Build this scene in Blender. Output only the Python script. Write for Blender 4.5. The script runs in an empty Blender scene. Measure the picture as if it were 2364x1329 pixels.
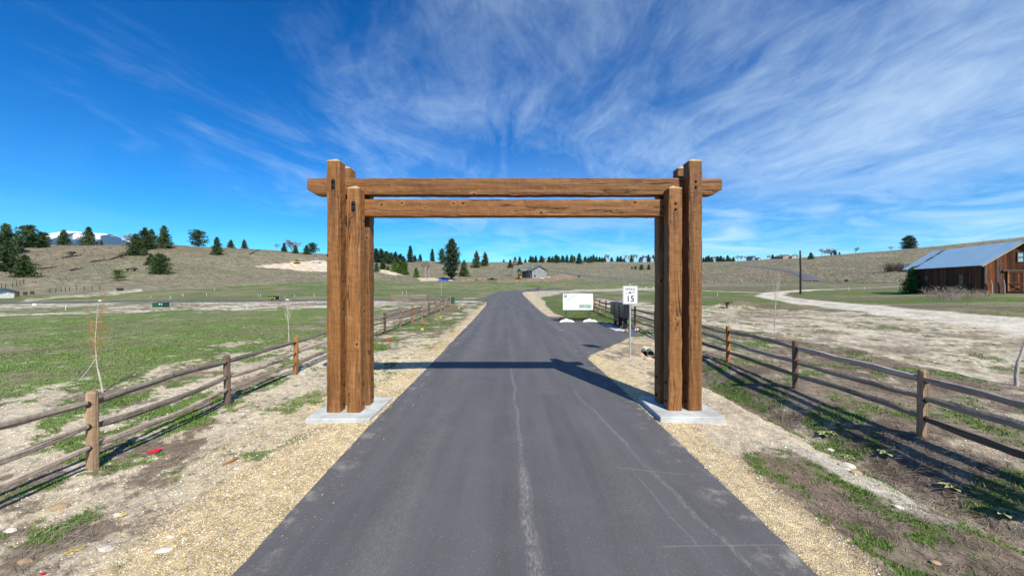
import bpy, math, random
import numpy as np
from mathutils import Vector, Matrix, Quaternion

# ------------------------------------------------------------------ camera, sky, sun, exposure
S = bpy.context.scene
COL = S.collection
CZ = 2.95                      # camera height over the road
F = 858.0                      # focal length in photograph pixels (2364 wide)
CU, CV = 1182.0, 655.0         # principal column, horizon row
cam = bpy.data.cameras.new('camera')
cam_o = bpy.data.objects.new('camera', cam); COL.objects.link(cam_o)
cam.sensor_width = 36.0; cam.lens = 36.0 * F / 2364.0
cam.shift_y = -9.5 / 2364.0
cam.clip_start = 0.05; cam.clip_end = 60000
cam_o.location = (0, 0, CZ); cam_o.rotation_euler = (math.radians(90), 0, 0)
S.camera = cam_o

SUN = Vector((0.43, -0.98, 1.0)).normalized()
SUN_EL = math.asin(SUN.z); SUN_AZ = math.atan2(SUN.x, SUN.y)
sun = bpy.data.lights.new('sun', 'SUN'); sun.energy = 5.0; sun.angle = math.radians(0.5); sun.color = (1.0, 0.94, 0.81)
sun_o = bpy.data.objects.new('sun', sun); COL.objects.link(sun_o)
sun_o.location = (20, -45, 50); sun_o.rotation_euler = SUN.to_track_quat('Z', 'Y').to_euler()
S.view_settings.view_transform = 'Standard'; S.view_settings.look = 'None'
S.view_settings.exposure = 0.38; S.view_settings.gamma = 1.0; S.view_settings.use_curve_mapping = False

class NT:
    """small helper round a node tree"""
    def __init__(self, tree): self.t = tree; self.n = tree.nodes; self.l = tree.links
    def add(self, typ, **kw):
        nd = self.n.new(typ)
        for k, v in kw.items(): setattr(nd, k, v)
        return nd
    def put(self, sock, val):
        if isinstance(val, bpy.types.NodeSocket): self.l.new(val, sock)
        elif val is not None:
            if hasattr(sock.default_value, '__len__'):
                n = len(sock.default_value); v = list(val) if hasattr(val, '__len__') else [val] * n
                if n == 4 and len(v) == 3: v = v + [1]
                sock.default_value = v
            else: sock.default_value = val
    def math(self, op, a, b=None, c=None, clamp=False):
        nd = self.add('ShaderNodeMath', operation=op, use_clamp=clamp)
        for i, v in enumerate((a, b, c)):
            if v is not None: self.put(nd.inputs[i], v)
        return nd.outputs[0]
    def vmath(self, op, a, b=None, s=None):
        nd = self.add('ShaderNodeVectorMath', operation=op)
        self.put(nd.inputs[0], a)
        if b is not None: self.put(nd.inputs[1], b)
        if s is not None: self.put(nd.inputs['Scale'], s)
        return nd.outputs[0]
    def noise(self, vec, scale, detail=6, rough=0.55, dist=0.0):
        nd = self.add('ShaderNodeTexNoise'); self.put(nd.inputs['Vector'], vec)
        self.put(nd.inputs['Scale'], scale); self.put(nd.inputs['Detail'], detail)
        self.put(nd.inputs['Roughness'], rough); self.put(nd.inputs['Distortion'], dist)
        return nd.outputs['Fac']
    def voro(self, vec, scale, out='Distance', feature='F1', rnd=1.0):
        nd = self.add('ShaderNodeTexVoronoi', feature=feature); self.put(nd.inputs['Vector'], vec)
        self.put(nd.inputs['Scale'], scale); self.put(nd.inputs['Randomness'], rnd)
        return nd.outputs[out]
    def ramp(self, fac, lo, hi, a=0.0, b=1.0, smooth=True):
        nd = self.add('ShaderNodeMapRange', interpolation_type='SMOOTHSTEP' if smooth else 'LINEAR'); nd.clamp = True
        self.put(nd.inputs['Value'], fac); self.put(nd.inputs['From Min'], lo); self.put(nd.inputs['From Max'], hi)
        self.put(nd.inputs['To Min'], a); self.put(nd.inputs['To Max'], b)
        return nd.outputs['Result']
    def mix(self, fac, a, b, mode='MIX'):
        nd = self.add('ShaderNodeMix', data_type='RGBA', blend_type=mode)
        self.put(nd.inputs['Factor'], fac); self.put(nd.inputs[6], a); self.put(nd.inputs[7], b)
        return nd.outputs[2]
    def bump(self, h, strength, dist=0.02, normal=None):
        nd = self.add('ShaderNodeBump'); self.put(nd.inputs['Height'], h)
        self.put(nd.inputs['Strength'], strength); self.put(nd.inputs['Distance'], dist)
        if normal is not None: self.put(nd.inputs['Normal'], normal)
        return nd.outputs[0]
    def sep(self, v):
        nd = self.add('ShaderNodeSeparateXYZ'); self.put(nd.inputs[0], v); return nd.outputs
    def comb(self, x, y, z):
        nd = self.add('ShaderNodeCombineXYZ')
        for i, v in enumerate((x, y, z)): self.put(nd.inputs[i], v)
        return nd.outputs[0]

W = bpy.data.worlds.new('World'); S.world = W; W.use_nodes = True
w = NT(W.node_tree); w.n.clear()
sky = w.add('ShaderNodeTexSky', sky_type='NISHITA')
sky.sun_disc = False; sky.sun_elevation = SUN_EL; sky.sun_rotation = SUN_AZ
sky.altitude = 1100; sky.air_density = 0.85; sky.dust_density = 0.1; sky.ozone_density = 2.0
hs = w.add('ShaderNodeHueSaturation'); w.put(hs.inputs['Saturation'], 1.42); w.put(hs.inputs['Value'], 1.12); w.put(hs.inputs['Hue'], 0.503); w.put(hs.inputs['Color'], sky.outputs[0])
tc = w.add('ShaderNodeTexCoord'); dirv = tc.outputs['Generated']
dx, dy, dz = w.sep(dirv)
zz = w.math('ADD', w.math('MAXIMUM', dz, 0.0), 0.10)
px = w.math('DIVIDE', dx, zz); py = w.math('DIVIDE', dy, zz)
# cirrus: fibres that run away from the camera, bent by a slow noise
bend = w.math('SUBTRACT', w.noise(w.comb(px, py, 0.3), 0.35, 3), 0.5)
fx = w.math('ADD', w.math('SUBTRACT', px, w.math('MULTIPLY', py, 0.10)), w.math('MULTIPLY', bend, 1.2))
fibre = w.noise(w.comb(w.math('MULTIPLY', fx, 1.5), w.math('MULTIPLY', py, 0.78), 1.7), 1.5, 10, 0.62, 1.1)
fine = w.noise(w.comb(w.math('MULTIPLY', fx, 5.0), w.math('MULTIPLY', py, 2.0), 5.1), 1.9, 9, 0.70, 1.3)
broad = w.noise(w.comb(px, py, 7.3), 0.42, 4, 0.5, 0.6)
cover = w.math('ADD', w.math('MULTIPLY', fibre, 0.52), w.math('MULTIPLY', broad, 0.66))
cover = w.math('ADD', cover, w.math('MULTIPLY', fine, 0.20))
cover = w.math('ADD', cover, w.math('MULTIPLY', w.math('MINIMUM', w.math('MAXIMUM', dx, -0.75), 0.75), 0.20))
alpha = w.ramp(cover, 0.57, 1.20, 0.0, 0.66)
low = w.ramp(dz, 0.0, 0.42, 0.42, 0.0)                       # thin veil towards the horizon
low = w.math('MULTIPLY', low, w.ramp(w.noise(w.comb(px, w.math('MULTIPLY', py, 1.6), 2.2), 0.8, 8, 0.6, 0.8), 0.35, 0.7))
low = w.math('MULTIPLY', low, w.ramp(dx, -0.45, 0.5, 0.12, 1.5, False))
alpha = w.math('MAXIMUM', alpha, low)
deep = w.mix(1.0, hs.outputs[0], (0.33, 1.0, 1.16), 'MULTIPLY')
cloudc = w.mix(alpha, deep, (7.3, 8.9, 9.8))
bg = w.add('ShaderNodeBackground'); w.put(bg.inputs['Color'], cloudc); w.put(bg.inputs['Strength'], 0.10)
wo = w.add('ShaderNodeOutputWorld'); w.l.new(bg.outputs[0], wo.inputs[0])

ORD = 'first second third fourth fifth sixth seventh eighth ninth tenth eleventh twelfth thirteenth fourteenth fifteenth sixteenth seventeenth eighteenth nineteenth twentieth twenty-first twenty-second twenty-third twenty-fourth twenty-fifth twenty-sixth twenty-seventh twenty-eighth twenty-ninth thirtieth'.split()
# ------------------------------------------------------------------ object helpers
def link(o): COL.objects.link(o); return o
def tag(o, label=None, cat=None, group=None, kind=None):
    if label: o['label'] = label
    if cat: o['category'] = cat
    if group: o['group'] = group
    if kind: o['kind'] = kind
    return o
def thing(name, label, cat, loc=(0, 0, 0), rz=0.0, group=None, scale=1.0):
    o = link(bpy.data.objects.new(name, None)); o.empty_display_size = 0.2
    o.location = loc; o.rotation_euler = (0, 0, rz); o.scale = (scale,) * 3
    return tag(o, label, cat, group)
def inst(name, mesh, parent=None, loc=(0, 0, 0), rot=None, scale=None):
    o = link(bpy.data.objects.new(name, mesh)); o.parent = parent; o.location = loc
    if rot is not None:
        if isinstance(rot, Quaternion): o.rotation_mode = 'QUATERNION'; o.rotation_quaternion = rot
        else: o.rotation_euler = rot
    if scale is not None: o.scale = scale if hasattr(scale, '__len__') else (scale,) * 3
    return o
def span(name, mesh, p0, p1, parent=None, length=1.0, roll=0.0, thick=1.0):
    """a mesh that runs along its own Z for `length`, laid from p0 to p1"""
    a, b = Vector(p0), Vector(p1); d = b - a
    q = d.to_track_quat('Z', 'Y') @ Quaternion((0, 0, 1), roll)
    return inst(name, mesh, parent, a, q, (thick, thick, d.length / length))

class MB:
    def __init__(self): self.v = []; self.f = []
    def add(self, vs, fs):
        b = len(self.v); self.v += [tuple(p) for p in vs]; self.f += [tuple(i + b for i in f) for f in fs]; return self
    def box(self, x0, x1, y0, y1, z0, z1, M=None):
        p = [Vector(q) for q in ((x0,y0,z0),(x1,y0,z0),(x1,y1,z0),(x0,y1,z0),(x0,y0,z1),(x1,y0,z1),(x1,y1,z1),(x0,y1,z1))]
        if M is not None: p = [M @ q for q in p]
        return self.add(p, [(0,3,2,1),(4,5,6,7),(0,1,5,4),(1,2,6,5),(2,3,7,6),(3,0,4,7)])
    def cbox(self, x0, x1, y0, y1, z0, z1, c=0.01, M=None):
        """box with chamfered vertical edges and top"""
        def ring(z, i):
            return [(x0+c+i,y0+i,z),(x1-c-i,y0+i,z),(x1-i,y0+c+i,z),(x1-i,y1-c-i,z),(x1-c-i,y1-i,z),(x0+c+i,y1-i,z),(x0+i,y1-c-i,z),(x0+i,y0+c+i,z)]
        r = ring(z0, 0) + ring(z1 - c, 0) + ring(z1, c)
        if M is not None: r = [M @ Vector(q) for q in r]
        fs = [tuple(range(7, -1, -1)), tuple(range(16, 24))]
        for k in (0, 8):
            for i in range(8): j = (i + 1) % 8; fs.append((k+i, k+j, k+8+j, k+8+i))
        return self.add(r, fs)
    def tube(self, pts, radii, n=6, cap=True):
        pts = [Vector(p) for p in pts]
        if not hasattr(radii, '__len__'): radii = [radii] * len(pts)
        vs, fs = [], []; up = None
        for i, p in enumerate(pts):
            d = (pts[min(i+1, len(pts)-1)] - pts[max(i-1, 0)]).normalized()
            if up is None: up = Vector((0,0,1)) if abs(d.z) < 0.9 else Vector((0,1,0))
            a = d.cross(up).normalized(); b = a.cross(d).normalized(); up = b
            for k in range(n):
                t = 2 * math.pi * k / n
                vs.append(p + (a * math.cos(t) + b * math.sin(t)) * radii[i])
        for i in range(len(pts) - 1):
            for k in range(n):
                j = (k + 1) % n; fs.append((i*n+k, (i+1)*n+k, (i+1)*n+j, i*n+j))
        if cap: fs.append(tuple(range(n))); fs.append(tuple((len(pts)-1)*n + k for k in range(n-1, -1, -1)))
        return self.add(vs, fs)
    def poly(self, pts, d):
        """flat polygon pushed along vector d"""
        d = Vector(d); n = len(pts); P0 = [Vector(p) for p in pts]; P1 = [p + d for p in P0]
        fs = [tuple(range(n-1, -1, -1)), tuple(range(n, 2*n))] + [(i, (i+1) % n, n + (i+1) % n, n + i) for i in range(n)]
        return self.add(P0 + P1, fs)
    def mesh(self, name, m=None, smooth=False):
        me = bpy.data.meshes.new(name); me.from_pydata([tuple(p) for p in self.v], [], self.f)
        if m is not None: me.materials.append(m)
        if smooth: me.polygons.foreach_set('use_smooth', [True] * len(me.polygons))
        me.validate(); me.update(); return me
    def build(self, name, m=None, parent=None, smooth=False, loc=(0, 0, 0), rot=None):
        import bmesh
        me = self.mesh(name, m, smooth)
        bm = bmesh.new(); bm.from_mesh(me); bmesh.ops.recalc_face_normals(bm, faces=bm.faces); bm.to_mesh(me); bm.free()
        return inst(name, me, parent, loc, rot)
def np_mesh(name, V, Fc, m=None, smooth=False, cols=None):
    """V (n,3) array, Fc (k,3|4) array"""
    V = np.asarray(V, np.float32); Fc = np.asarray(Fc, np.int32); me = bpy.data.meshes.new(name); k = Fc.shape[1]
    me.vertices.add(len(V)); me.vertices.foreach_set('co', V.ravel())
    me.loops.add(Fc.size); me.loops.foreach_set('vertex_index', Fc.ravel())
    me.polygons.add(len(Fc)); me.polygons.foreach_set('loop_start', np.arange(0, Fc.size, k, dtype=np.int32))
    me.polygons.foreach_set('use_smooth', np.full(len(Fc), smooth))
    me.update(calc_edges=True)
    for nm, c in (cols or {}).items():
        a = me.attributes.new(nm, 'FLOAT_COLOR', 'POINT'); c = np.asarray(c, np.float32)
        if c.shape[1] == 3: c = np.concatenate([c, np.ones((len(c), 1), np.float32)], 1)
        a.data.foreach_set('color', c.ravel())
    if m is not None: me.materials.append(m)
    return me

# ------------------------------------------------------------------ numeric noise
def _h(ix, iy, s):
    n = (ix.astype(np.int64) * 374761393 + iy.astype(np.int64) * 668265263 + s * 974634777) & 0xffffffff
    n = ((n ^ (n >> 13)) * 1274126177) & 0xffffffff
    return ((n ^ (n >> 16)) & 0xffff) / 65535.0
def vnoise(x, y, s=0):
    x = np.asarray(x, float); y = np.asarray(y, float)
    ix = np.floor(x); iy = np.floor(y); fx = x - ix; fy = y - iy
    fx = fx*fx*(3-2*fx); fy = fy*fy*(3-2*fy); ix = ix.astype(np.int64); iy = iy.astype(np.int64)
    a = _h(ix, iy, s); b = _h(ix+1, iy, s); c = _h(ix, iy+1, s); d = _h(ix+1, iy+1, s)
    return (a*(1-fx)+b*fx)*(1-fy) + (c*(1-fx)+d*fx)*fy
def fbm(x, y, sc, oct=4, s=0, g=0.5):
    t = 0; a = 1.0; tot = 0
    for o in range(oct):
        t = t + a * vnoise(np.asarray(x)/sc*(2**o) + 17.3*o, np.asarray(y)/sc*(2**o) - 9.1*o, s+o); tot += a; a *= g
    return t / tot
def sstep(a, b, x):
    t = np.clip((np.asarray(x, float) - a) / (b - a), 0, 1); return t*t*(3-2*t)

# ------------------------------------------------------------------ the lie of the land
# profiles by compass direction (named by photo column): (distance ahead, row of the ground there)
PROF = {
 0:    [(54,702),(80,687),(95,678),(120,640),(160,600),(205,562),(260,572),(400,600),(900,630)],
 400:  [(60,697),(90,680),(120,668),(150,640),(190,600),(235,561),(300,575),(450,605),(900,630)],
 620:  [(62,696),(105,672),(140,660),(180,635),(225,606),(285,573),(360,583),(500,605),(900,628)],
 750:  [(62,696),(110,672),(160,652),(210,627),(250,606),(310,582),(400,592),(600,612),(900,625)],
 900:  [(70,691),(160,655),(190,645),(230,626),(270,613),(330,606),(450,601),(700,612),(1000,625)],
 1000: [(80,687),(150,665),(200,650),(250,640),(330,620),(480,603),(700,612),(1000,625)],
 1165: [(100,680),(150,670),(200,655),(240,648),(300,635),(400,615),(520,604),(800,615),(1000,625)],
 1230: [(100,680),(150,669),(185,657),(225,642.5),(250,641),(350,620),(520,604),(800,615),(1000,625)],
 1400: [(100,678.5),(150,665),(200,653),(250,641),(400,617),(520,603.5),(800,615),(1000,625)],
 1500: [(60,695),(100,678),(150,663),(200,652),(250,643),(400,615),(520,604),(800,615),(1000,625)],
 1640: [(60,690),(100,672),(150,658),(200,646),(300,620),(430,604),(600,612),(1000,625)],
 1800: [(40,707),(75,678),(120,663),(150,655),(200,640),(300,610),(380,597),(550,608),(1000,625)],
 2000: [(35,705),(60,683),(100,665),(140,650),(200,625),(300,592),(360,580),(500,594),(1000,620)],
 2200: [(35,697),(46,680),(80,667),(120,650),(200,610),(330,563),(500,582),(1000,615)],
 2364: [(30,699),(46,677.5),(80,665),(120,645),(200,595),(320,543),(500,566),(1000,600)],
}
TH, RR = np.radians(np.arange(-180, 180.1, 0.5)), np.exp(np.linspace(math.log(1.0), math.log(9000.0), 420))
def _table():
    th, rows = [], []
    for u, pr in sorted(PROF.items()):
        t = (u - CU) / F; k = math.sqrt(1 + t*t)
        r = [1, 16] + [p[0]*k for p in pr] + [2500, 9000]
        z = [0, 0] + [CZ - (p[1]-CV)/F*p[0] for p in pr]
        z += [z[-1]*0.7, 0]
        th.append(math.atan(t)); rows.append(np.interp(np.log(RR), np.log(r), z))
    z0 = np.interp(RR, [1, 60, 120, 400, 1000, 9000], [0, 0, 1.0, 9, 12, 0])
    th = [-math.pi, math.radians(-105), math.radians(-66)] + th + [math.radians(66), math.radians(105), math.pi]
    rows = [z0, z0, rows[0]] + rows + [rows[-1], z0, z0]
    A = np.array(rows); T = np.array([np.interp(TH, th, A[:, j]) for j in range(len(RR))]).T
    def gs(M, sg, ax):
        k = np.exp(-0.5*(np.arange(-4*int(sg+1), 4*int(sg+1)+1)/sg)**2); k /= k.sum(); h = len(k)//2
        pad = [(0,0),(0,0)]; pad[ax] = (h, h); P = np.pad(M, pad, mode='edge')
        return sum(k[i]*np.take(P, range(i, i+M.shape[ax]), axis=ax) for i in range(len(k)))
    return gs(gs(T, 3.0, 1), 4.0, 0)
ZT = _table()
def Hbase(x, y):
    x = np.asarray(x, float); y = np.asarray(y, float)
    th = np.arctan2(x, y); r = np.maximum(np.hypot(x, y), 1.001)
    a = (th - TH[0]) / (TH[1]-TH[0]); b = np.log(r) / math.log(9000.0) * (len(RR)-1)
    a = np.clip(a, 0, len(TH)-1.001); b = np.clip(b, 0, len(RR)-1.001)
    i = a.astype(int); j = b.astype(int); fa = a-i; fb = b-j
    z = (ZT[i,j]*(1-fa)+ZT[i+1,j]*fa)*(1-fb) + (ZT[i,j+1]*(1-fa)+ZT[i+1,j+1]*fa)*fb
    hill = sstep(90, 220, r)
    z = z + hill * ((fbm(x, y, 45, 3, 5)-0.5)*2.6 + (fbm(x, y, 9, 3, 9)-0.5)*0.7) * np.minimum(1, r/300 + 0.3)
    return z

# road outline on the ground (x, y): left edge going away, then right edge coming back
LEFT_EDGE = [(-3.0,-30),(-2.92,0),(-2.84,3.7),(-2.97,7.7),(-2.97,12.3),(-3.05,17.5),(-3.22,33),(-3.6,52),(-4.2,62),(-5.3,72),(-5.6,85),(-5.4,105),(-4.4,126),(-0.5,141),(8,151),(19,157)]
RIGHT_EDGE = [(3.1,-30),(3.1,3.7),(3.1,8.3),(3.05,12.3),(2.98,14.6),(3.3,15.6),(4.2,17.0),(5.6,19.0),(6.75,21.2),(6.8,27.6),(5.6,29.8),(4.3,31.6),(3.2,33.5),(2.9,47),(2.8,93),(3.3,118),(6,131),(14,142),(23,149)]
ROAD_POLY = np.array(LEFT_EDGE + RIGHT_EDGE[::-1])
LANE_POLY = np.array([(-4.6,66.0),(-8,64.6),(-25,63.4),(-45,61.2),(-60,58.6),(-76,54.6),(-120,45),(-120,49),(-77,58.2),(-60,62.4),(-45,65.2),(-25,68.2),(-10,71.2),(-5.2,73.4)])
def inpoly(x, y, P):
    x = np.asarray(x, float); y = np.asarray(y, float); c = np.zeros(x.shape, bool); n = len(P); j = n-1
    for i in range(n):
        xi, yi = P[i]; xj, yj = P[j]
        if yi != yj:
            c ^= ((yi > y) != (yj > y)) & (x < (xj-xi)*(y-yi)/(yj-yi) + xi)
        j = i
    return c
def dist_line(x, y, pts):
    x = np.asarray(x, float); y = np.asarray(y, float); d = np.full(x.shape, 1e9)
    for (ax, ay), (bx, by) in zip(pts[:-1], pts[1:]):
        vx, vy = bx-ax, by-ay; t = np.clip(((x-ax)*vx+(y-ay)*vy)/(vx*vx+vy*vy+1e-9), 0, 1)
        d = np.minimum(d, np.hypot(x-ax-t*vx, y-ay-t*vy))
    return d
def H(x, y):
    x = np.asarray(x, float); y = np.asarray(y, float); r = np.hypot(x, y)
    z = Hbase(x, y)
    inr = inpoly(x, y, ROAD_POLY) | inpoly(x, y, LANE_POLY)
    near = 1 - sstep(35, 60, r)
    de = np.maximum(np.abs(x - 0.05) - 3.03, 0)                       # distance off the carriageway
    off = sstep(0.15, 1.6, de)
    z = z - near * 0.032 * sstep(0.0, 1.4, de) * (1 - sstep(6.9, 7.6, np.abs(x)))
    # roadside ditch on the right, from the culvert back towards the camera
    fd = sstep(-25, -12, y) * (1 - sstep(16.8, 17.9, y))
    xd = np.interp(y, [4, 8, 12, 15.5, 18], [6.45, 6.45, 6.35, 6.2, 6.15])
    z = z - 0.40 * np.exp(-((x-xd)/0.55)**2) * fd
    z = z + 0.05 * np.exp(-((x-5.2)/0.4)**2) * fd * (1 - sstep(6.0, 7.2, y))
    z = z + 0.14 * sstep(6.9, 7.7, x) * near * sstep(-25, -10, y)
    # bumps
    amp = off * np.minimum(1.0, 0.25 + r/60) * (1 - sstep(150, 300, r))
    z = z + amp * ((fbm(x, y, 2.6, 4, 21)-0.5)*0.20 + (fbm(x, y, 0.45, 3, 33)-0.5)*0.075*(1-sstep(20, 50, r)))
    # spoil mound beyond the right fence
    z = z + 0.75*np.exp(-(((x-23.0)/2.2)**2 + ((y-38.0)/1.3)**2)) + 0.3*np.exp(-(((x-26.5)/2.0)**2 + ((y-36.5)/1.2)**2))
    z = np.where(inr, Hbase(x, y) - 0.05 - 0.05*sstep(40, 90, r), z)
    return z
def Hs(x, y): return float(H(np.array([x]), np.array([y]))[0])
_YS = np.exp(np.linspace(math.log(2.2), math.log(640), 900))
def G(u, v):
    """the point of the ground that shows at photograph pixel (u, v); the crest if the ray passes over it"""
    t = (u-CU)/F; sl = -(v-CV)/F
    zt = H(t*_YS, _YS); d = zt - (CZ + sl*_YS)
    k = np.where(d > 0)[0]
    if len(k) and k[0] > 0:
        i = k[0]; y = _YS[i-1] + (_YS[i]-_YS[i-1]) * (-d[i-1])/(d[i]-d[i-1])
    elif len(k): y = _YS[0]
    else:
        q = (zt - CZ)/_YS; q[_YS < 60] = -9; y = _YS[int(np.argmax(q))]
    return Vector((t*y, y, Hs(t*y, y)))
# ------------------------------------------------------------------ materials
def new_mat(name):
    m = bpy.data.materials.new(name); m.use_nodes = True
    t = NT(m.node_tree); t.n.clear()
    out = t.add('ShaderNodeOutputMaterial'); b = t.add('ShaderNodeBsdfPrincipled'); t.l.new(b.outputs[0], out.inputs[0])
    return m, t, b
def M(name, c1, c2=None, scale=4.0, stretch=(1,1,1), detail=5, rough=0.8, bump=0.15, bdist=0.01, rand=0.0, metal=0.0, spec=0.3, lo=0.3, hi=0.7, dist=0.0):
    m, t, b = new_mat(name)
    tc = t.add('ShaderNodeTexCoord'); oi = t.add('ShaderNodeObjectInfo')
    v = t.vmath('ADD', t.vmath('MULTIPLY', tc.outputs['Object'], stretch), t.vmath('SCALE', t.comb(7.1, 3.3, 5.7), s=t.math('MULTIPLY', oi.outputs['Random'], 9.0)))
    n = t.noise(v, scale, detail, 0.6, dist)
    col = t.mix(t.ramp(n, lo, hi), c1, c2 if c2 is not None else [k*0.75 for k in c1])
    if rand:
        f = t.math('MULTIPLY_ADD', oi.outputs['Random'], 2*rand, 1-rand)
        col = t.vmath('SCALE', col, s=f)
    t.put(b.inputs['Base Color'], col); t.put(b.inputs['Roughness'], rough); t.put(b.inputs['Metallic'], metal)
    t.put(b.inputs['Specular IOR Level'], spec)
    if bump: t.put(b.inputs['Normal'], t.bump(n, bump, bdist))
    return m

def timber_mat(name, light, mid, dark, rough=0.62, crack=1.0, knots=1.0, rand=0.12):
    """sawn log: grain along the piece's own Z, checks, knots, hewn facets, rust streaks from attribute 'stain'"""
    m, t, b = new_mat(name)
    tc = t.add('ShaderNodeTexCoord'); oi = t.add('ShaderNodeObjectInfo')
    o = t.vmath('ADD', tc.outputs['Object'], t.vmath('SCALE', t.comb(3.1, 5.3, 11.7), s=t.math('MULTIPLY', oi.outputs['Random'], 8.0)))
    warp = t.vmath('SUBTRACT', t.comb(t.noise(o, 1.3, 2), t.noise(t.vmath('ADD', o, (9,9,9)), 1.3, 2), 0.5), (0.5, 0.5, 0.5))
    ow = t.vmath('ADD', o, t.vmath('SCALE', warp, s=0.10))
    # knots
    kv = t.vmath('MULTIPLY', o, (4.2, 4.2, 3.0))
    kd = t.voro(kv, 1.0); kid = t.voro(kv, 1.0, 'Color')
    kr = t.math('MULTIPLY_ADD', t.sep(kid)[0], 0.10, 0.045)
    kpres = t.math('GREATER_THAN', t.sep(kid)[1], 0.35)
    kn = t.math('MULTIPLY', t.ramp(t.math('DIVIDE', kd, kr), 1.15, 0.75), kpres)
    kring = t.math('MULTIPLY', t.ramp(t.math('DIVIDE', kd, kr), 3.4, 0.9), kpres)
    # grain bent round the knots
    g = t.noise(t.vmath('ADD', t.vmath('MULTIPLY', ow, (16, 16, 0.55)), t.vmath('SCALE', t.comb(1, 1, 0), s=t.math('MULTIPLY', kring, 0.9))), 1.0, 7, 0.62)
    g2 = t.noise(t.vmath('MULTIPLY', ow, (70, 70, 1.6)), 1.0, 4, 0.6)
    blot = t.noise(t.vmath('MULTIPLY', o, (2.2, 2.2, 0.8)), 1.0, 4, 0.55)
    col = t.mix(t.ramp(g, 0.28, 0.72), dark, light)
    col = t.mix(t.ramp(blot, 0.3, 0.7, 0.0, 0.75), col, mid)
    col = t.mix(t.ramp(g2, 0.62, 0.42, 0.0, 0.35), col, dark)
    # drying checks
    cr = t.noise(t.vmath('ADD', t.vmath('MULTIPLY', ow, (5.5, 5.5, 0.16)), (31, 7, 2)), 1.0, 3, 0.5)
    chk = t.ramp(t.math('ABSOLUTE', t.math('SUBTRACT', cr, 0.5)), 0.011, 0.003, 0.0, 0.85*crack)
    chk = t.math('MULTIPLY', chk, t.ramp(t.noise(t.vmath('MULTIPLY', o, (2, 2, 0.7)), 1.0, 2), 0.42, 0.56))
    col = t.mix(chk, col, (0.02, 0.009, 0.004))
    col = t.mix(t.math('MULTIPLY', kring, 0.35*knots), col, light)
    col = t.mix(t.math('MULTIPLY', kn, 0.80*knots), col, (0.045, 0.016, 0.006))
    at = t.add('ShaderNodeAttribute', attribute_name='stain')
    st = t.math('MULTIPLY', at.outputs['Fac'], t.ramp(g, 0.25, 0.65, 1.0, 0.55))
    col = t.mix(st, col, (0.012, 0.009, 0.008))
    f = t.math('MULTIPLY_ADD', oi.outputs['Random'], 2*rand, 1-rand)
    col = t.vmath('SCALE', col, s=f)
    t.put(b.inputs['Base Color'], col); t.put(b.inputs['Roughness'], t.ramp(g2, 0.3, 0.7, rough-0.1, rough+0.15)); t.put(b.inputs['Specular IOR Level'], 0.3)
    hew = t.noise(t.vmath('MULTIPLY', o, (4, 4, 7)), 1.0, 2)
    h = t.math('ADD', t.math('MULTIPLY', g, 0.8), t.math('MULTIPLY', g2, 0.4)); h = t.math('ADD', h, t.math('MULTIPLY', kn, 0.8)); h = t.math('SUBTRACT', h, t.math('MULTIPLY', chk, 1.6))
    t.put(b.inputs['Normal'], t.bump(h, 0.8, 0.010, t.bump(hew, 0.8, 0.03)))
    return m

m_gate = timber_mat('stained_gate_timber', (0.385,0.185,0.066), (0.255,0.108,0.031), (0.115,0.045,0.013), knots=1.2, crack=1.0, rand=0.2)
m_cap = M('fresh_end_grain', (0.52,0.36,0.20), (0.38,0.24,0.12), 12, rough=0.8)
m_rail = timber_mat('weathered_rail', (0.50,0.43,0.37), (0.34,0.27,0.215), (0.125,0.09,0.068), rough=0.75, knots=0.7, rand=0.45)
m_post_old = timber_mat('weathered_fence_post', (0.50,0.36,0.235), (0.38,0.25,0.15), (0.17,0.10,0.058), rough=0.78, knots=0.6, rand=0.25)
m_post_dark = timber_mat('dark_weathered_post', (0.21,0.15,0.115), (0.14,0.09,0.065), (0.06,0.04,0.03), rough=0.78, knots=0.6, rand=0.2)
m_post_new = timber_mat('new_cedar', (0.46,0.22,0.075), (0.40,0.17,0.05), (0.19,0.07,0.02), rough=0.72, knots=0.8, rand=0.15)
m_hole = M('dark_mortise', (0.02,0.013,0.009), rough=0.9, bump=0)
m_conc = M('concrete', (0.55,0.57,0.57), (0.36,0.365,0.35), 2.2, detail=8, rough=0.85, bump=0.15, bdist=0.004)
m_black_iron = M('black_iron', (0.022,0.019,0.018), (0.06,0.045,0.035), 30, rough=0.45, metal=0.6, bump=0.2, bdist=0.002)
m_rust = M('rusty_bolt', (0.16,0.055,0.025), (0.07,0.03,0.018), 40, rough=0.7, metal=0.4, bump=0.3, bdist=0.002)
m_galv = M('galvanised_steel', (0.42,0.46,0.50), (0.33,0.37,0.41), 14, rough=0.5, metal=0.35)
m_signwhite = M('white_sheeting', (0.80,0.82,0.84), (0.76,0.78,0.80), 3, rough=0.45, bump=0)
m_signblack = M('sign_black', (0.012,0.012,0.014), rough=0.5, bump=0)
m_aluminium = M('bare_aluminium', (0.55,0.56,0.57), rough=0.4, metal=0.6, bump=0)
m_black = M('black_powder_coat', (0.012,0.012,0.014), (0.02,0.02,0.022), 20, rough=0.42, bump=0.05)
m_blackdoor = M('black_letterbox_door', (0.016,0.016,0.017), (0.024,0.024,0.025), 6, rough=0.4, bump=0.05, rand=0.15)
m_white = M('white_paint', (0.80,0.80,0.79), (0.72,0.72,0.71), 8, rough=0.6)
m_whitebag = M('white_woven_bag', (0.82,0.82,0.83), (0.70,0.70,0.72), 14, rough=0.8, bump=0.4, bdist=0.02)
m_darksteel = M('dark_steel_leg', (0.075,0.08,0.085), (0.05,0.055,0.06), 12, rough=0.5, metal=0.4)
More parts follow.
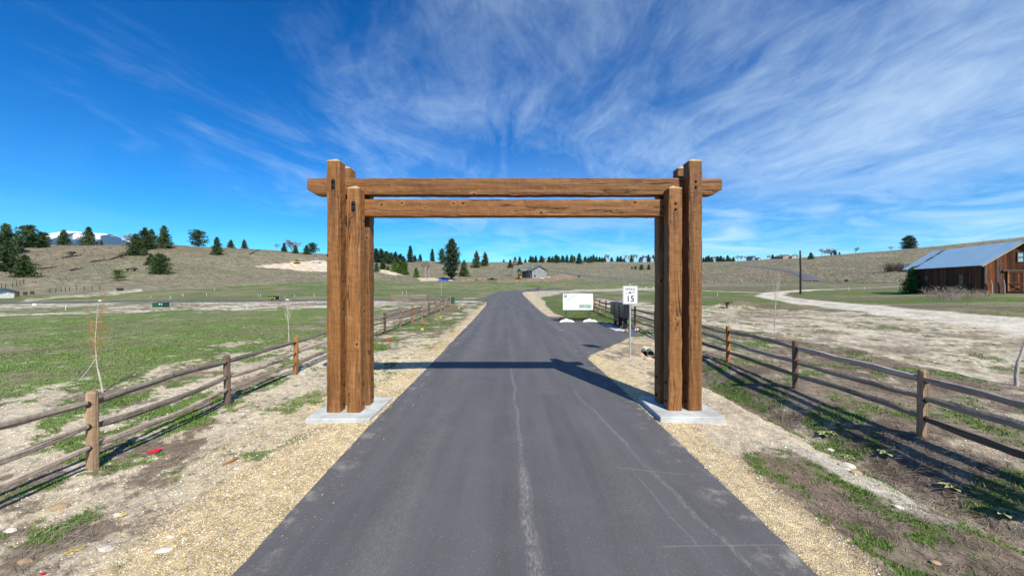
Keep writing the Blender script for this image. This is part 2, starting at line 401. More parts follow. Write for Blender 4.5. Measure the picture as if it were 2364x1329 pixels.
m_tie = M('tarred_timber', (0.022,0.015,0.012), (0.042,0.026,0.018), 14, (1,1,8), rough=0.85, bump=0.4)
m_green_box = M('green_cabinet_paint', (0.022,0.095,0.058), (0.018,0.075,0.048), 4, rough=0.5, bump=0)
m_dark_box = M('dark_green_cabinet', (0.012,0.03,0.02), rough=0.5, bump=0)
m_yellow = M('yellow_plastic', (0.75,0.55,0.02), rough=0.5, bump=0)
m_machine = M('machine_yellow', (0.62,0.42,0.03), (0.5,0.33,0.03), 5, rough=0.5, bump=0)
m_red = M('red_plastic', (0.70,0.02,0.035), rough=0.5, bump=0)
m_bluetarp = M('blue_sheet', (0.02,0.09,0.55), rough=0.5, bump=0)
m_blue_sign = M('blue_sign_sheeting', (0.03,0.14,0.55), rough=0.45, bump=0)
m_pipe = M('corrugated_culvert', (0.16,0.22,0.22), (0.10,0.14,0.14), 10, rough=0.6, metal=0.2)
m_pipe_in = M('culvert_inside', (0.015,0.017,0.018), rough=0.9, bump=0)
m_rock_tan = M('tan_rock', (0.42,0.30,0.18), (0.30,0.21,0.13), 9, rough=0.85, bump=0.4, rand=0.15)
m_rock_pale = M('pale_rock', (0.62,0.58,0.52), (0.48,0.44,0.38), 9, rough=0.85, bump=0.4, rand=0.15)
m_rock_orange = M('orange_riprap', (0.56,0.33,0.18), (0.58,0.46,0.36), 5, rough=0.85, bump=0.4, rand=0.25)
m_twig = M('dry_twig', (0.26,0.19,0.14), (0.17,0.13,0.10), 20, rough=0.9, bump=0)
m_bark = M('pine_bark', (0.11,0.062,0.038), (0.06,0.035,0.024), 6, (1,1,0.3), rough=0.9, bump=0.5, bdist=0.05)
m_greybark = M('pale_bark', (0.40,0.36,0.33), (0.28,0.25,0.23), 6, (1,1,0.4), rough=0.9, bump=0.3)
m_saplingbark = M('sapling_bark', (0.52,0.47,0.40), (0.36,0.31,0.26), 10, (1,1,0.4), rough=0.8)
m_orangetwig = M('orange_willow_twig', (0.42,0.20,0.06), (0.28,0.13,0.05), 6, rough=0.8, bump=0)
m_baretwig = M('grey_bare_twig', (0.32,0.265,0.215), (0.22,0.18,0.15), 3, rough=0.9, bump=0)
m_darktwig = M('dark_bare_twig', (0.085,0.062,0.05), (0.055,0.042,0.036), 3, rough=0.9, bump=0)
m_charred = M('charred_log', (0.035,0.03,0.028), (0.06,0.052,0.046), 6, rough=0.95)

def foliage(name, c1, c2, c3):
    m, t, b = new_mat(name)
    tc = t.add('ShaderNodeTexCoord'); oi = t.add('ShaderNodeObjectInfo')
    n = t.noise(t.vmath('ADD', tc.outputs['Object'], t.vmath('SCALE', t.comb(5, 3, 7), s=oi.outputs['Random'])), 0.9, 5, 0.65)
    col = t.mix(t.ramp(n, 0.3, 0.52), c1, c2); col = t.mix(t.ramp(n, 0.52, 0.75), col, c3)
    col = t.vmath('SCALE', col, s=t.math('MULTIPLY_ADD', oi.outputs['Random'], 0.5, 0.75))
    t.put(b.inputs['Base Color'], col); t.put(b.inputs['Roughness'], 0.75); t.put(b.inputs['Specular IOR Level'], 0.15)
    return m
m_pine = foliage('pine_needles', (0.038,0.068,0.026), (0.064,0.105,0.034), (0.105,0.150,0.048))
m_darkpine = foliage('dark_needles', (0.028,0.050,0.026), (0.048,0.078,0.036), (0.080,0.110,0.048))
m_brightpine = foliage('bright_needles', (0.055,0.105,0.020), (0.095,0.165,0.028), (0.165,0.235,0.045))
m_sage = foliage('sage_tuft', (0.185,0.18,0.125), (0.235,0.222,0.15), (0.32,0.285,0.19))

# ------------------------------------------------------------------ ground
def ring_angles():
    a = list(np.arange(-62, 62.001, 0.21)); b = list(np.arange(64, 296.1, 2.2))
    return np.radians(np.array(a + b[:-1] if abs(b[-1]-298) < 1 else a + b))
ANG = ring_angles()
RAD = np.concatenate([np.array([0.4, 1.0, 1.6, 2.2]), np.exp(np.arange(math.log(2.7), math.log(560), 0.0105)), np.exp(np.arange(math.log(585), math.log(9000), 0.045))])
na, nr = len(ANG), len(RAD)
AA, RG = np.meshgrid(ANG, RAD)             # nr x na
GX = (RG*np.sin(AA)).ravel(); GY = (RG*np.cos(AA)).ravel()
GZ = H(GX, GY)

def cover(x, y, z):
    """colour and grain of the ground at world points, and its grass and gravel weights"""
    r = np.hypot(x, y); yy = np.maximum(y, 0.5); front = y > 1.5
    u = np.where(front, CU + F*x/yy, np.where(x > 0, 9000, -9000)); v = np.where(front, CV - F*(z-CZ)/yy, 3000)
    fs = np.clip(r/14, 0.5, 40)
    nA = fbm(x, y, 1.0, 5, 41, 0.6); nB = fbm(x, y, 2.8, 5, 47, 0.55); nC = fbm(x, y, 0.35, 4, 53, 0.6); nD = fbm(x, y, 9.0, 5, 59, 0.6); nE = fbm(x, y, 34.0, 5, 61, 0.6)
    nS = fbm(x, y, 0.75, 6, 151, 0.78); nG = fbm(x, y, 0.9, 6, 157, 0.76)
    nF = fbm(x, y*0.35, 6.0, 5, 67, 0.62)
    ju = u + (nB-0.5)*60*np.clip((v-640)/80, 0.15, 2.5); jv = v + (np.where(r < 60, nB, nD)-0.5)*np.clip(v-640, 8, 300)*0.32
    P = lambda pts: inpoly(ju, jv, pts)
    dry = np.array([0.205,0.183,0.122]); sand = np.array([0.47,0.40,0.29]); grav = np.array([0.56,0.46,0.30]); gras = np.array([0.098,0.150,0.036])
    litt = np.array([0.165,0.128,0.090]); red = np.array([0.27,0.165,0.10]); pale = np.array([0.55,0.495,0.395]); tan = np.array([0.50,0.405,0.27])
    C = np.ones((len(x), 1))*dry; wg = np.zeros(len(x)); wv = np.zeros(len(x))
    def paint(mask, col, isgrass=False, isgrav=False, k=1.0):
        nonlocal C, wg, wv
        m = np.clip(np.asarray(mask, float)*k, 0, 1)
        C = C*(1-m[:, None]) + np.asarray(col)*m[:, None]
        wg = wg*(1-m) + (m if isgrass else 0); wv = wv*(1-m) + (m if isgrav else 0)
    # open hills: dry grass with greyer sage, browner and greener drifts
    paint(sstep(0.45, 0.65, nE), (0.168,0.158,0.108), k=0.8)
    paint(sstep(0.50, 0.68, nD), (0.225,0.185,0.125), k=0.6)
    paint(sstep(0.53, 0.70, fbm(x, y, 22, 5, 71, 0.6)), (0.150,0.155,0.085), k=0.7)
    paint(sstep(0.56, 0.70, fbm(x, y, 3.0, 4, 73, 0.6))*sstep(60, 120, r), (0.28,0.235,0.165), k=0.55)
    low = (r < 140) & ~P([(-4000,640),(0,686),(350,670),(750,650),(870,648),(1165,652),(1500,650),(1800,655),(2364,655),(9000,640),(9000,300),(-4000,300)])
    paint(low, litt)
    g1 = sstep(0.40, 0.60, 0.45*nD + 0.35*nB + 0.2*nA + 0.03)
    # far green meadow
    far = P([(-4000,712),(0,702),(1100,692),(1145,676),(1300,668),(1500,669),(1520,660),(1500,649),(1400,653),(1165,649),(1000,653),(870,649),(750,650),(340,670),(0,688),(-4000,700)])
    paint(far*np.maximum(sstep(0.30, 0.55, 0.5*nD+0.5*nF), 0.35), (0.142,0.172,0.070), True)
    paint(far*sstep(0.52, 0.66, nF), (0.235,0.215,0.115), k=0.7)
    paint(far*sstep(0.54, 0.70, nD), (0.085,0.140,0.030), True, k=0.8)
    # sand along the top of the meadow on the left
    paint(P([(60,690),(150,680),(210,676),(330,668),(330,675),(200,686),(60,696)])*sstep(0.42, 0.6, nA*0.5+nB*0.5), pale)
    # bare strip in front of the side lane
    strip = P([(-4000,708),(0,700),(1108,690),(1118,694),(1080,706),(870,714),(600,714),(300,722),(0,752),(-4000,800)])
    nH = 0.5*nF + 0.5*fbm(x*0.45, y, 1.3, 6, 163, 0.78)
    nK = fbm(x*0.30, y*1.6, 1.5, 6, 171, 0.85)
    paint(strip*sstep(0.43, 0.50, nH*.5+nK*.5), pale)
    paint(strip*sstep(0.52, 0.57, fbm(x*0.3+40, y*1.6, 1.4, 6, 173, 0.85)), (0.25,0.215,0.14), k=0.8)
    paint(strip*sstep(0.56, 0.68, fbm(x, y*0.5, 4.0, 4, 83)), gras, True, k=0.8)
    # left meadow
    lf = P([(-4000,735),(0,735),(300,720),(620,712),(755,712),(900,712),(880,745),(840,762),(755,775),(640,795),(500,822),(240,888),(0,915),(-1500,1000),(-4000,1100)])
    paint(lf, (0.150,0.160,0.075))
    paint(lf*np.clip(sstep(0.28, 0.50, 0.4*nF+0.35*nB+0.25*nA)*1.0, 0, 1), (0.138,0.182,0.060), True)
    paint(lf*sstep(0.50, 0.66, 0.5*nF+0.5*nB), (0.115,0.185,0.042), True, k=0.8)
    paint(lf*sstep(0.58, 0.66, fbm(x, y*0.6, 3.2, 6, 89, 0.72)), (0.27,0.235,0.155), k=0.7)
    paint(lf*sstep(0.54, 0.60, fbm(x*0.4, y*1.2, 1.6, 6, 177, 0.85)), (0.19,0.175,0.095), k=0.6)
    paint(lf*sstep(0.62, 0.74, nC*0.5+nA*0.5), (0.45,0.41,0.34), k=0.6)
    # pale ground either side of the left fence
    ls = P([(-4000,1100),(-1500,985),(0,902),(240,880),(500,815),(640,790),(755,770),(880,742),(960,735),(1120,694),(1040,770),(985,840),(900,960),(560,1340),(-4000,2400)]) | ((x < -3) & (x > -10.5) & (y < 5))
    paint(ls, np.array([0.50,0.43,0.315]))
    paint(ls*sstep(0.48, 0.60, nS*0.6+nB*0.4), (0.37,0.30,0.22), k=0.6)
    paint(ls*sstep(0.535, 0.585, 0.5*fbm(x*1.3+y*0.5, y*0.5-x*0.3, 1.6, 5, 97, 0.68)+0.5*nS), (0.150,0.112,0.078), k=0.75)
    gl = sstep(0.555, 0.59, nG*0.75 + nB*0.25 + 0.03*sstep(-5.2, -6.6, x))
    paint(ls*gl, (0.085,0.150,0.028), True, k=0.9)
    verge = ls & (y > 17) & (x > -8)
    paint(verge*sstep(0.45, 0.60, nA), (0.15,0.125,0.082), k=0.8)
    paint(verge*sstep(0.50, 0.60, fbm(x, y, 1.6, 5, 103)), (0.085,0.130,0.030), True, k=0.85)
    # ---- right side
    rs = x > 3.0
    r0 = rs & P([(1480,760),(1500,740),(1620,742),(2364,840),(9000,1400),(9000,3000),(1700,3000),(1480,900)])
    paint(r0, (0.215,0.175,0.128))
    paint(r0*sstep(0.47, 0.60, nB*.5+nS*.5), (0.43,0.365,0.275), k=0.8)
    paint(r0*sstep(0.52, 0.58, fbm(x, y, 0.9, 6, 107, 0.76)), (0.115,0.088,0.064), k=0.75)
    paint(r0*sstep(0.55, 0.60, nG*.85+nB*.15+0.03*sstep(7,9,x)), (0.088,0.145,0.032), True, k=0.85)
    # broad sandy ground beyond the right fence
    r1 = rs & P([(1360,690),(1500,700),(1620,700),(1760,712),(2000,724),(2364,742),(9000,900),(9000,1300),(2364,890),(2200,862),(1960,800),(1620,748),(1500,735),(1370,715)])
    paint(r1, (0.33,0.275,0.20))
    paint(r1*sstep(0.46, 0.54, nF*0.35+nB*0.15+nS*.5), (0.52,0.455,0.345))
    paint(r1*sstep(0.55, 0.64, fbm(x, y*0.5, 2.0, 6, 113, 0.78)), (0.23,0.18,0.13), k=0.75)
    paint(r1*sstep(0.575, 0.64, fbm(x, y*0.6, 1.1, 6, 127, 0.82)+0.012), (0.11,0.145,0.045), True, k=0.8)
    # greens behind it
    r2 = rs & P([(1370,672),(1500,668),(1790,672),(1990,668),(2364,668),(9000,660),(9000,800),(2364,738),(2000,722),(1760,708),(1500,698),(1370,688),(1290,700),(1230,690),(1215,672)])
    paint(r2*sstep(0.30, 0.52, nF*0.6+nD*0.4), (0.112,0.152,0.044), True)
    paint(r2*sstep(0.54, 0.66, fbm(x, y*0.5, 5, 5, 131)), (0.24,0.20,0.135), k=0.7)
    gv = rs & P([(1245,700),(1310,690),(1480,735),(1480,750),(1400,745),(1262,732)])
    paint(gv*sstep(0.36, 0.52, nA*0.5+nB*0.5), (0.090,0.135,0.030), True)
    paint(rs & P([(1215,676),(1250,672),(1510,664),(1510,669),(1300,676),(1245,690),(1225,690)]), (0.47,0.42,0.33), k=0.8)
    # pale gravel track that loops past the pole to the barn
    tr1 = [(2700,800),(2364,750),(2230,735),(2100,722),(1980,708),(1880,698),(1810,690),(1775,682),(1790,675),(1860,670),(1980,665),(2090,660)]
    tr1w = [G(a, b) for a, b in tr1]
    dt = dist_line(x, y, [(p.x, p.y) for p in tr1w])
    paint((1-sstep(1.5, 2.6, dt + (nB-0.5)*1.8))*rs, (0.56,0.51,0.42))
    paint((1-sstep(0.2, 0.7, dt + (nA-0.5)*1.0))*rs*sstep(0.40, 0.6, nB), (0.36,0.32,0.25), k=0.7)
    pth = [G(a, b) for a, b in ((1500,672),(1620,671),(1780,676))]
    paint((1-sstep(0.6, 1.3, dist_line(x, y, [(p.x, p.y) for p in pth])))*rs, (0.50,0.45,0.37), k=0.9)
    # bare pads and cuts on the hills
    for pts, c in (([(585,616),(610,611),(665,606),(700,604),(756,602),(830,604),(830,628),(755,627),(690,625),(660,619)], (0.60,0.50,0.37)),
                   ([(862,617),(884,618),(900,625),(929,634),(905,634),(862,626)], (0.60,0.50,0.38)),
                   ([(965,641),(1008,641),(1030,648),(975,650)], (0.55,0.46,0.34)),
                   ([(1560,645),(1700,628),(1760,617),(1795,622),(1840,634),(1830,640),(1700,650)], (0.215,0.165,0.115)),
                   ([(1715,612),(1850,618),(1935,645),(1895,646),(1840,632),(1720,619)], (0.24,0.19,0.135)),
                   ([(700,575),(300,600),(0,640),(0,560),(400,560)], (0.185,0.148,0.102))):
        a = fbm(x, y, 16, 3, 137); m = inpoly(u + (a-0.5)*14, v + (a-0.5)*5, pts) & (r > 100)
        paint(m, c, k=0.55 if c[0] < 0.3 else 0.95)
    paint(inpoly(u, v + (nD-0.5)*4, [(1040,646),(1110,641),(1165,645),(1200,643),(1262,639),(1335,630),(1345,641),(1300,645),(1200,652),(1040,650)]) & (r > 100), (0.33,0.22,0.145), k=0.8)
    paint(inpoly(u, v + (nD-0.5)*3, [(1640,668),(1640,662),(2090,652),(2200,655),(2200,668)]) & (r > 60) & rs, (0.135,0.150,0.070), True, k=0.6)
    # stone chippings along the road
    dl = -x - 2.9; wl = np.interp(y, [-5, 3.7, 5, 8, 14, 25, 60, 72], [1.5, 1.42, 1.50, 1.25, 1.0, 0.85, 0.9, 1.4])
    ml = (dl > -0.5) & (dl < wl + (nA-0.5)*0.55 + (nC-0.5)*0.25) & (y < 73) & (x < 0)
    wt = np.interp(y, [-5, 3.7, 5, 6.5, 9, 14, 22, 60], [1.5, 1.5, 1.65, 2.4, 2.7, 2.2, 1.3, 1.2])
    mt = (1 - sstep(-0.35, 0.30, dl - wt + (nA-0.5)*1.3 + (nS-0.5)*0.9))*(x < 0)*(dl > -0.5)*(y < 73)
    paint(mt, np.array([0.56,0.475,0.33]), k=0.92); paint(mt*sstep(0.52, 0.60, nS), (0.44,0.365,0.25), k=0.6); wv = np.maximum(wv, mt*0.35)
    paint(mt*sstep(0.572, 0.60, nG), (0.088,0.145,0.03), True, k=0.8)
    paint(ml, np.array([0.60,0.50,0.315]), k=1-0.75*sstep(0.45, 0.0, wl - dl + (nS-0.5)*0.6)); wv = np.maximum(wv, ml*1.0)
    paint(ml*sstep(5.5, 9, y)*sstep(0.42, 0.6, nB), (0.50,0.415,0.30), k=0.7)
    bank = rs & (y < 16.6) & (x > 3) & (x < np.interp(y, [5, 6.2, 11, 14], [5.3, 5.6, 5.7, 5.5]) + (nA-0.5)*0.6 + (nS-.5)*0.4) & (y > 5.2) & ((x > 5.0) | (y > 6.3 + (nB-.5)*1.2))
    paint(bank, (0.50,0.425,0.315))
    paint(bank*sstep(0.52, 0.66, nC*0.5+nA*0.5), (0.36,0.29,0.20), k=0.7)
    ap = rs & (inpoly(x + (nA-0.5)*0.5, y + (nB-0.5)*0.6, [(2.5,10),(5.2,10),(5.9,14),(6.6,17.0),(8.2,19.5),(8.2,20.5),(6.6,20.8),(3,15)]))
    paint(ap, (0.52,0.425,0.285)); 
    paint(ap*sstep(0.54, 0.62, nA), (0.20,0.155,0.11), k=0.75)
    dr = x - 3.05; wr = np.interp(y, [-5, 3.7, 5, 6.5, 9, 15], [0.75, 0.72, 0.85, 0.85, 0.9, 0.7])
    mr = (dr > -0.5) & (dr < wr + (nA-0.5)*0.35 + (nC-0.5)*0.2) & (y < 15.5) & rs
    paint(mr, np.array([0.60,0.505,0.33]), k=1-0.75*sstep(0.35, 0.0, wr - dr + (nS-0.5)*0.6)); wv = np.maximum(wv, mr*1.0)
    gr2 = rs & (y > 33) & (y < 125) & (x < np.interp(y, [33, 45, 60, 100, 125], [4.4, 4.3, 5.2, 6, 9]) + (nB-0.5)*1.0)
    paint(gr2, (0.53,0.46,0.34)); wv = np.maximum(wv, gr2*0.8)
    # white scoured run-off beside the bank, and weeds between
    run = dist_line(x, y, [(5.0,7.0),(5.14,6.2),(5.28,5.4),(5.34,4.7)])
    paint((1-sstep(0.04, 0.24, run + (nA-0.5)*1.1 + (nC-0.5)*0.5))*np.interp(y, [4.4, 5.0, 6.2, 6.9, 7.2], [0, .9, 1, .4, 0]), (0.56,0.52,0.45), k=0.75)
    wd = rs & (x > 3.85 + (nS-.5)*.6) & (x < 5.0) & (y < 6.9 + (nA-.5)*1.0)
    paint(wd*sstep(0.44, 0.56, nB*.5+nS*.5), (0.22,0.165,0.115), k=0.85)
    paint(wd*sstep(0.525, 0.565, fbm(x, y, 0.45, 6, 139, 0.74)), (0.085,0.140,0.026), True, k=0.9)
    edge = (1-sstep(0.02, 0.16, dist_line(x, y, [(4.75,6.6),(4.88,5.7),(4.98,4.9),(5.05,3.8)]) + (nC-0.5)*0.3 + (nA-0.5)*.3))
    paint(edge*sstep(0.44, 0.52, nS), (0.085,0.145,0.026), True, k=0.9)
    # fine relief in tone
    C = C * (0.74 + 0.52*fbm(x, y, 0.20, 4, 149, 0.7))[:, None]
    C = C * (0.86 + 0.28*nA)[:, None]
    hf = sstep(70, 130, r)*(1-wg*.6); C = C * (1 + hf*1.1*(fbm(x, y, 1.7*np.ones_like(x), 3, 181, 0.8)-0.5))[:, None]
    return np.clip(C, 0, 0.85), wg, wv
CC, WG, WV = cover(GX, GY, GZ)

m_ground, t, b = new_mat('ground_soil')
at = t.add('ShaderNodeAttribute', attribute_name='cover'); ag = t.add('ShaderNodeAttribute', attribute_name='weights')
tc = t.add('ShaderNodeTexCoord'); o = tc.outputs['Object']
wgt = t.sep(ag.outputs['Color'])
n1 = t.noise(o, 6, 8, 0.78); n2 = t.noise(o, 30, 5, 0.75); n3 = t.noise(o, 0.6, 6, 0.65)
cell = t.voro(o, 70); cellc = t.voro(o, 70, 'Color')
mod = t.math('ADD', t.ramp(n1, 0.30, 0.70, 0.62, 1.34), t.ramp(n2, 0.32, 0.68, -0.22, 0.22))
mod = t.math('MULTIPLY', mod, t.ramp(n3, 0.25, 0.75, 0.84, 1.14))
col = t.vmath('SCALE', at.outputs['Color'], s=mod)
chip = t.mix(t.ramp(t.sep(cellc)[0], 0.25, 0.9), (0.80,0.72,0.60), (1.25,1.17,1.02))
chip = t.mix(t.math('GREATER_THAN', t.sep(cellc)[1], 0.86), chip, (0.62,0.63,0.66))
gcol = t.mix(1.0, col, chip, 'MULTIPLY')
col = t.mix(wgt[1], col, gcol)
t.put(b.inputs['Base Color'], col); t.put(b.inputs['Roughness'], 0.92); t.put(b.inputs['Specular IOR Level'], 0.12)
hb = t.math('ADD', t.math('MULTIPLY', n1, 0.8), t.math('MULTIPLY', n2, 0.5)); hb = t.math('ADD', hb, t.math('MULTIPLY', t.math('MULTIPLY', cell, wgt[1]), -0.5))
t.put(b.inputs['Normal'], t.bump(hb, 0.7, 0.035))

idx = np.arange(nr*na).reshape(nr, na)
q = np.stack([idx[:-1, :], np.roll(idx, -1, 1)[:-1, :], np.roll(idx, -1, 1)[1:, :], idx[1:, :]], -1).reshape(-1, 4)[:, ::-1]
gm = np_mesh('ground', np.stack([GX, GY, GZ], 1), q, m_ground, True, {'cover': CC, 'weights': np.stack([WG, WV, WG*0], 1)})
ground = tag(inst('ground', gm), kind='structure')

# ------------------------------------------------------------------ asphalt
m_asph, t, b = new_mat('asphalt')
tc = t.add('ShaderNodeTexCoord'); o = tc.outputs['Object']; ox, oy, oz = t.sep(o)
a1 = t.noise(o, 160, 3, 0.7); a2 = t.noise(t.vmath('MULTIPLY', o, (1.6, 0.10, 1)), 1.0, 6, 0.6); a3 = t.noise(o, 1.1, 6, 0.6)
base = t.mix(t.ramp(a2, 0.3, 0.7), (0.086,0.083,0.087), (0.118,0.114,0.119))
base = t.mix(t.ramp(a3, 0.4, 0.75, 0, 0.5), base, (0.125,0.120,0.128))
base = t.vmath('SCALE', base, s=t.ramp(a1, 0.3, 0.7, 0.72, 1.28))
sc_ = t.voro(o, 55); sci = t.voro(o, 55, 'Color')
spk = t.math('MULTIPLY', t.math('LESS_THAN', sc_, 0.28), t.math('GREATER_THAN', t.sep(sci)[0], 0.90))
base = t.mix(t.math('MULTIPLY', spk, 0.5), base, (0.38,0.36,0.33))
dusty = t.math('ADD', t.math('MULTIPLY', t.noise(t.vmath('MULTIPLY', o, (30, 9, 1)), 1.0, 5, 0.75), 0.5), t.math('MULTIPLY', t.noise(o, 95, 3, 0.8), 0.5))
wob = t.math('MULTIPLY', t.math('SUBTRACT', t.noise(t.vmath('MULTIPLY', o, (0.0, 0.45, 0)), 1.0, 4, 0.6), 0.5), 0.35)
def scrape(x0, kx, wd, y0, y1, wobble=1.0, amp=0.75):
    """pale scuff along a line x = x0 + kx*y between y0 and y1"""
    global base
    d = t.math('ABSOLUTE', t.math('SUBTRACT', t.math('SUBTRACT', ox, t.math('MULTIPLY_ADD', oy, kx, x0)), t.math('MULTIPLY', wob, wobble)))
    m_ = t.math('MULTIPLY', t.ramp(d, wd, wd*0.25), t.math('MULTIPLY', t.ramp(oy, y0-0.3, y0+0.1), t.ramp(oy, y1+0.4, y1-0.4)))
    m_ = t.math('MULTIPLY', m_, t.ramp(dusty, 0.46, 0.60, 0.02, amp*1.1))
    m_ = t.math('MULTIPLY', m_, t.ramp(t.noise(t.vmath('MULTIPLY', o, (1.5, 0.9, 0)), 1.0, 3, 0.6), 0.36, 0.54, 0.50, 1.0))
    base = t.mix(m_, base, (0.36,0.34,0.32))
scrape(0.33, -0.026, 0.12, 3.0, 6.0, 0.9, 0.75); scrape(0.33, -0.026, 0.055, 5.6, 13, 0.9, 0.5); scrape(0.2, -0.016, 0.05, 13, 55, 1.3, 0.22)
scrape(0.75, -0.016, 0.03, 16, 60, 1.4, 0.18); scrape(-0.55, -0.01, 0.03, 12, 40, 1.6, 0.15)
scrape(2.95, -0.122, 0.06, 6.9, 10.2, 1.0, 0.48); scrape(3.0, -0.135, 0.06, 3.9, 6.7, 1.2, 0.42); scrape(2.55, -0.11, 0.022, 4.2, 6.2, 0.6, 0.35)
scrape(1.3, -0.03, 0.35, 10, 60, 1, 0.16); scrape(-1.4, -0.02, 0.40, 3, 60, 1, 0.18); scrape(1.6, 0.0, 0.4, 3, 9, 1, 0.12)
def cross(y0, ky, wd, x0, x1, amp):
    global base
    d = t.math('ABSOLUTE', t.math('SUBTRACT', oy, t.math('MULTIPLY_ADD', ox, ky, y0)))
    m_ = t.math('MULTIPLY', t.ramp(d, wd, wd*0.3), t.math('MULTIPLY', t.ramp(ox, x0-0.1, x0+0.05), t.ramp(ox, x1+0.1, x1-0.05)))
    base = t.mix(t.math('MULTIPLY', m_, t.ramp(dusty, 0.4, 0.6, 0.1, amp)), base, (0.36,0.34,0.32))
cross(6.35, -0.22, 0.02, 1.75, 2.65, 0.28); cross(4.15, 0.02, 0.018, 1.7, 3.0, 0.22)
# dust swept in from the edges
eL = t.math('ADD', ox, 3.02); eR = t.math('SUBTRACT', 3.12, ox)
ed = t.math('MULTIPLY', t.ramp(t.math('MINIMUM', t.math('ABSOLUTE', eL), t.math('ABSOLUTE', eR)), 0.75, 0.0, 0, 0.75), t.ramp(t.noise(o, 2.4, 6, 0.7), 0.50, 0.72))
ed = t.math('MULTIPLY', ed, t.ramp(dusty, 0.35, 0.6, 0.3, 1))
base = t.mix(ed, base, (0.45,0.41,0.34))
sp = t.math('MULTIPLY', t.ramp(t.noise(t.vmath('MULTIPLY', o, (0.9, 0.35, 1)), 1.6, 7, 0.7), 0.62, 0.78, 0, 0.45), t.ramp(dusty, 0.45, 0.65))
base = t.mix(sp, base, (0.33,0.32,0.31))
t.put(b.inputs['Base Color'], base); t.put(b.inputs['Roughness'], 0.85); t.put(b.inputs['Specular IOR Level'], 0.25)
t.put(b.inputs['Normal'], t.bump(t.math('ADD', a1, t.math('MULTIPLY', sc_, 0.6)), 0.5, 0.006))

def resample(pts, n):
    p = np.array(pts, float); s = np.concatenate([[0], np.cumsum(np.hypot(*np.diff(p, axis=0).T))])
    q = np.linspace(0, s[-1], n); return np.stack([np.interp(q, s, p[:, 0]), np.interp(q, s, p[:, 1])], 1)
def sheet_poly(name, poly, lift, m, cell=0.5, skirt=0.06, rough_edge=0.03):
    """asphalt outline triangulated with inner points so that it follows the ground, with a raw edge"""
    import bmesh
    from mathutils.geometry import delaunay_2d_cdt
    P = np.array(poly, float); out = []
    for i in range(len(P)):
        a, b_ = P[i], P[(i+1) % len(P)]; L = np.hypot(*(b_-a)); rr = np.hypot(*((a+b_)/2))
        st = max(0.10, min(3.0, rr*0.02)); n = max(1, int(L/st))
        nn = np.array([b_[1]-a[1], a[0]-b_[0]])/max(L, 1e-6)
        for k in range(n):
            p = a + (b_-a)*k/n; j = (fbm(p[0:1], p[1:2], 0.5, 3, 7)[0]-0.5)*2*rough_edge*(0 if k == 0 else 1)*min(2.0, 0.7+rr/25)
            out.append(p + nn*j)
    out = np.array(out)
    inner = []
    xs = np.arange(-3.4, 7.2, 0.75); yy_ = np.concatenate([np.arange(-29, 40, 1.0), np.arange(40, 170, 4.0)])
    X, Y = np.meshgrid(xs, yy_); X = X.ravel(); Y = Y.ravel()
    if name == 'road':
        X2, Y2 = np.meshgrid(np.arange(-8, 70, 3.0), np.arange(100, 170, 3.0)); X = np.concatenate([X, X2.ravel()]); Y = np.concatenate([Y, Y2.ravel()])
        k = inpoly(X, Y, out); inner = np.stack([X[k], Y[k]], 1)
    else: inner = np.zeros((0, 2))
    allp = np.concatenate([out, inner]) if len(inner) else out
    n = len(out)
    vs, es, fs, *_ = delaunay_2d_cdt([Vector(p) for p in allp], [(i, (i+1) % n) for i in range(n)], [], 1, 1e-5)
    V = np.array([(p.x, p.y) for p in vs]); z = Hbase(V[:, 0], V[:, 1]) + lift
    verts = [(a, c, d) for (a, c), d in zip(V, z)]
    me = bpy.data.meshes.new(name); me.from_pydata(verts, [], [tuple(f) for f in fs])
    bm = bmesh.new(); bm.from_mesh(me); bmesh.ops.recalc_face_normals(bm, faces=bm.faces)
    if sum(f.normal.z for f in bm.faces) < 0: bmesh.ops.reverse_faces(bm, faces=bm.faces)
    be = [e for e in bm.edges if e.is_boundary]; ret = bmesh.ops.extrude_edge_only(bm, edges=be)
    for v in ret['geom']:
        if isinstance(v, bmesh.types.BMVert): v.co.z -= skirt + 0.1
    bm.to_mesh(me); bm.free(); me.materials.append(m); me.update()
    return tag(inst(name, me), kind='structure')
sheet_poly('road', ROAD_POLY, 0.0, m_asph)
sheet_poly('side_lane', LANE_POLY, 0.06, m_asph, skirt=0.3)
def strip_road(name, path, width, lift, m):
    pts = [G(a, b_) for a, b_ in path]; C2 = resample([(p.x, p.y) for p in pts], 90)
    T = np.gradient(C2, axis=0); T /= np.hypot(T[:, 0], T[:, 1])[:, None]; N = np.stack([-T[:, 1], T[:, 0]], 1)
    cols = np.linspace(-0.5, 0.5, 7); V = []
    for k in cols:
        P2 = C2 + N*width*k; V.append(np.stack([P2[:, 0], P2[:, 1], Hbase(P2[:, 0], P2[:, 1]) + lift - (0.5 if abs(k) > .49 else 0)], 1))
    V = np.stack(V, 1); n = len(C2); ix = np.arange(n*7).reshape(n, 7)
    qd = np.stack([ix[:-1, :-1], ix[:-1, 1:], ix[1:, 1:], ix[1:, :-1]], -1).reshape(-1, 4)
    me = np_mesh(name, V.reshape(-1, 3), qd, m, True)
    return tag(inst(name, me), kind='structure'), C2
m_oldasph = M('worn_asphalt', (0.130,0.126,0.128), (0.110,0.107,0.110), 0.6, rough=0.9, bump=0)
strip_road('hill_road', [(1712,613.5),(1745,616),(1790,621),(1830,627.5),(1855,634),(1868,641),(1872,649)], 7.5, 0.30, m_oldasph)
strip_road('hill_road', [(1240,624),(1263,626),(1314,632),(1358,638),(1432,643),(1509,648),(1560,651)], 7.5, 0.30, m_oldasph)

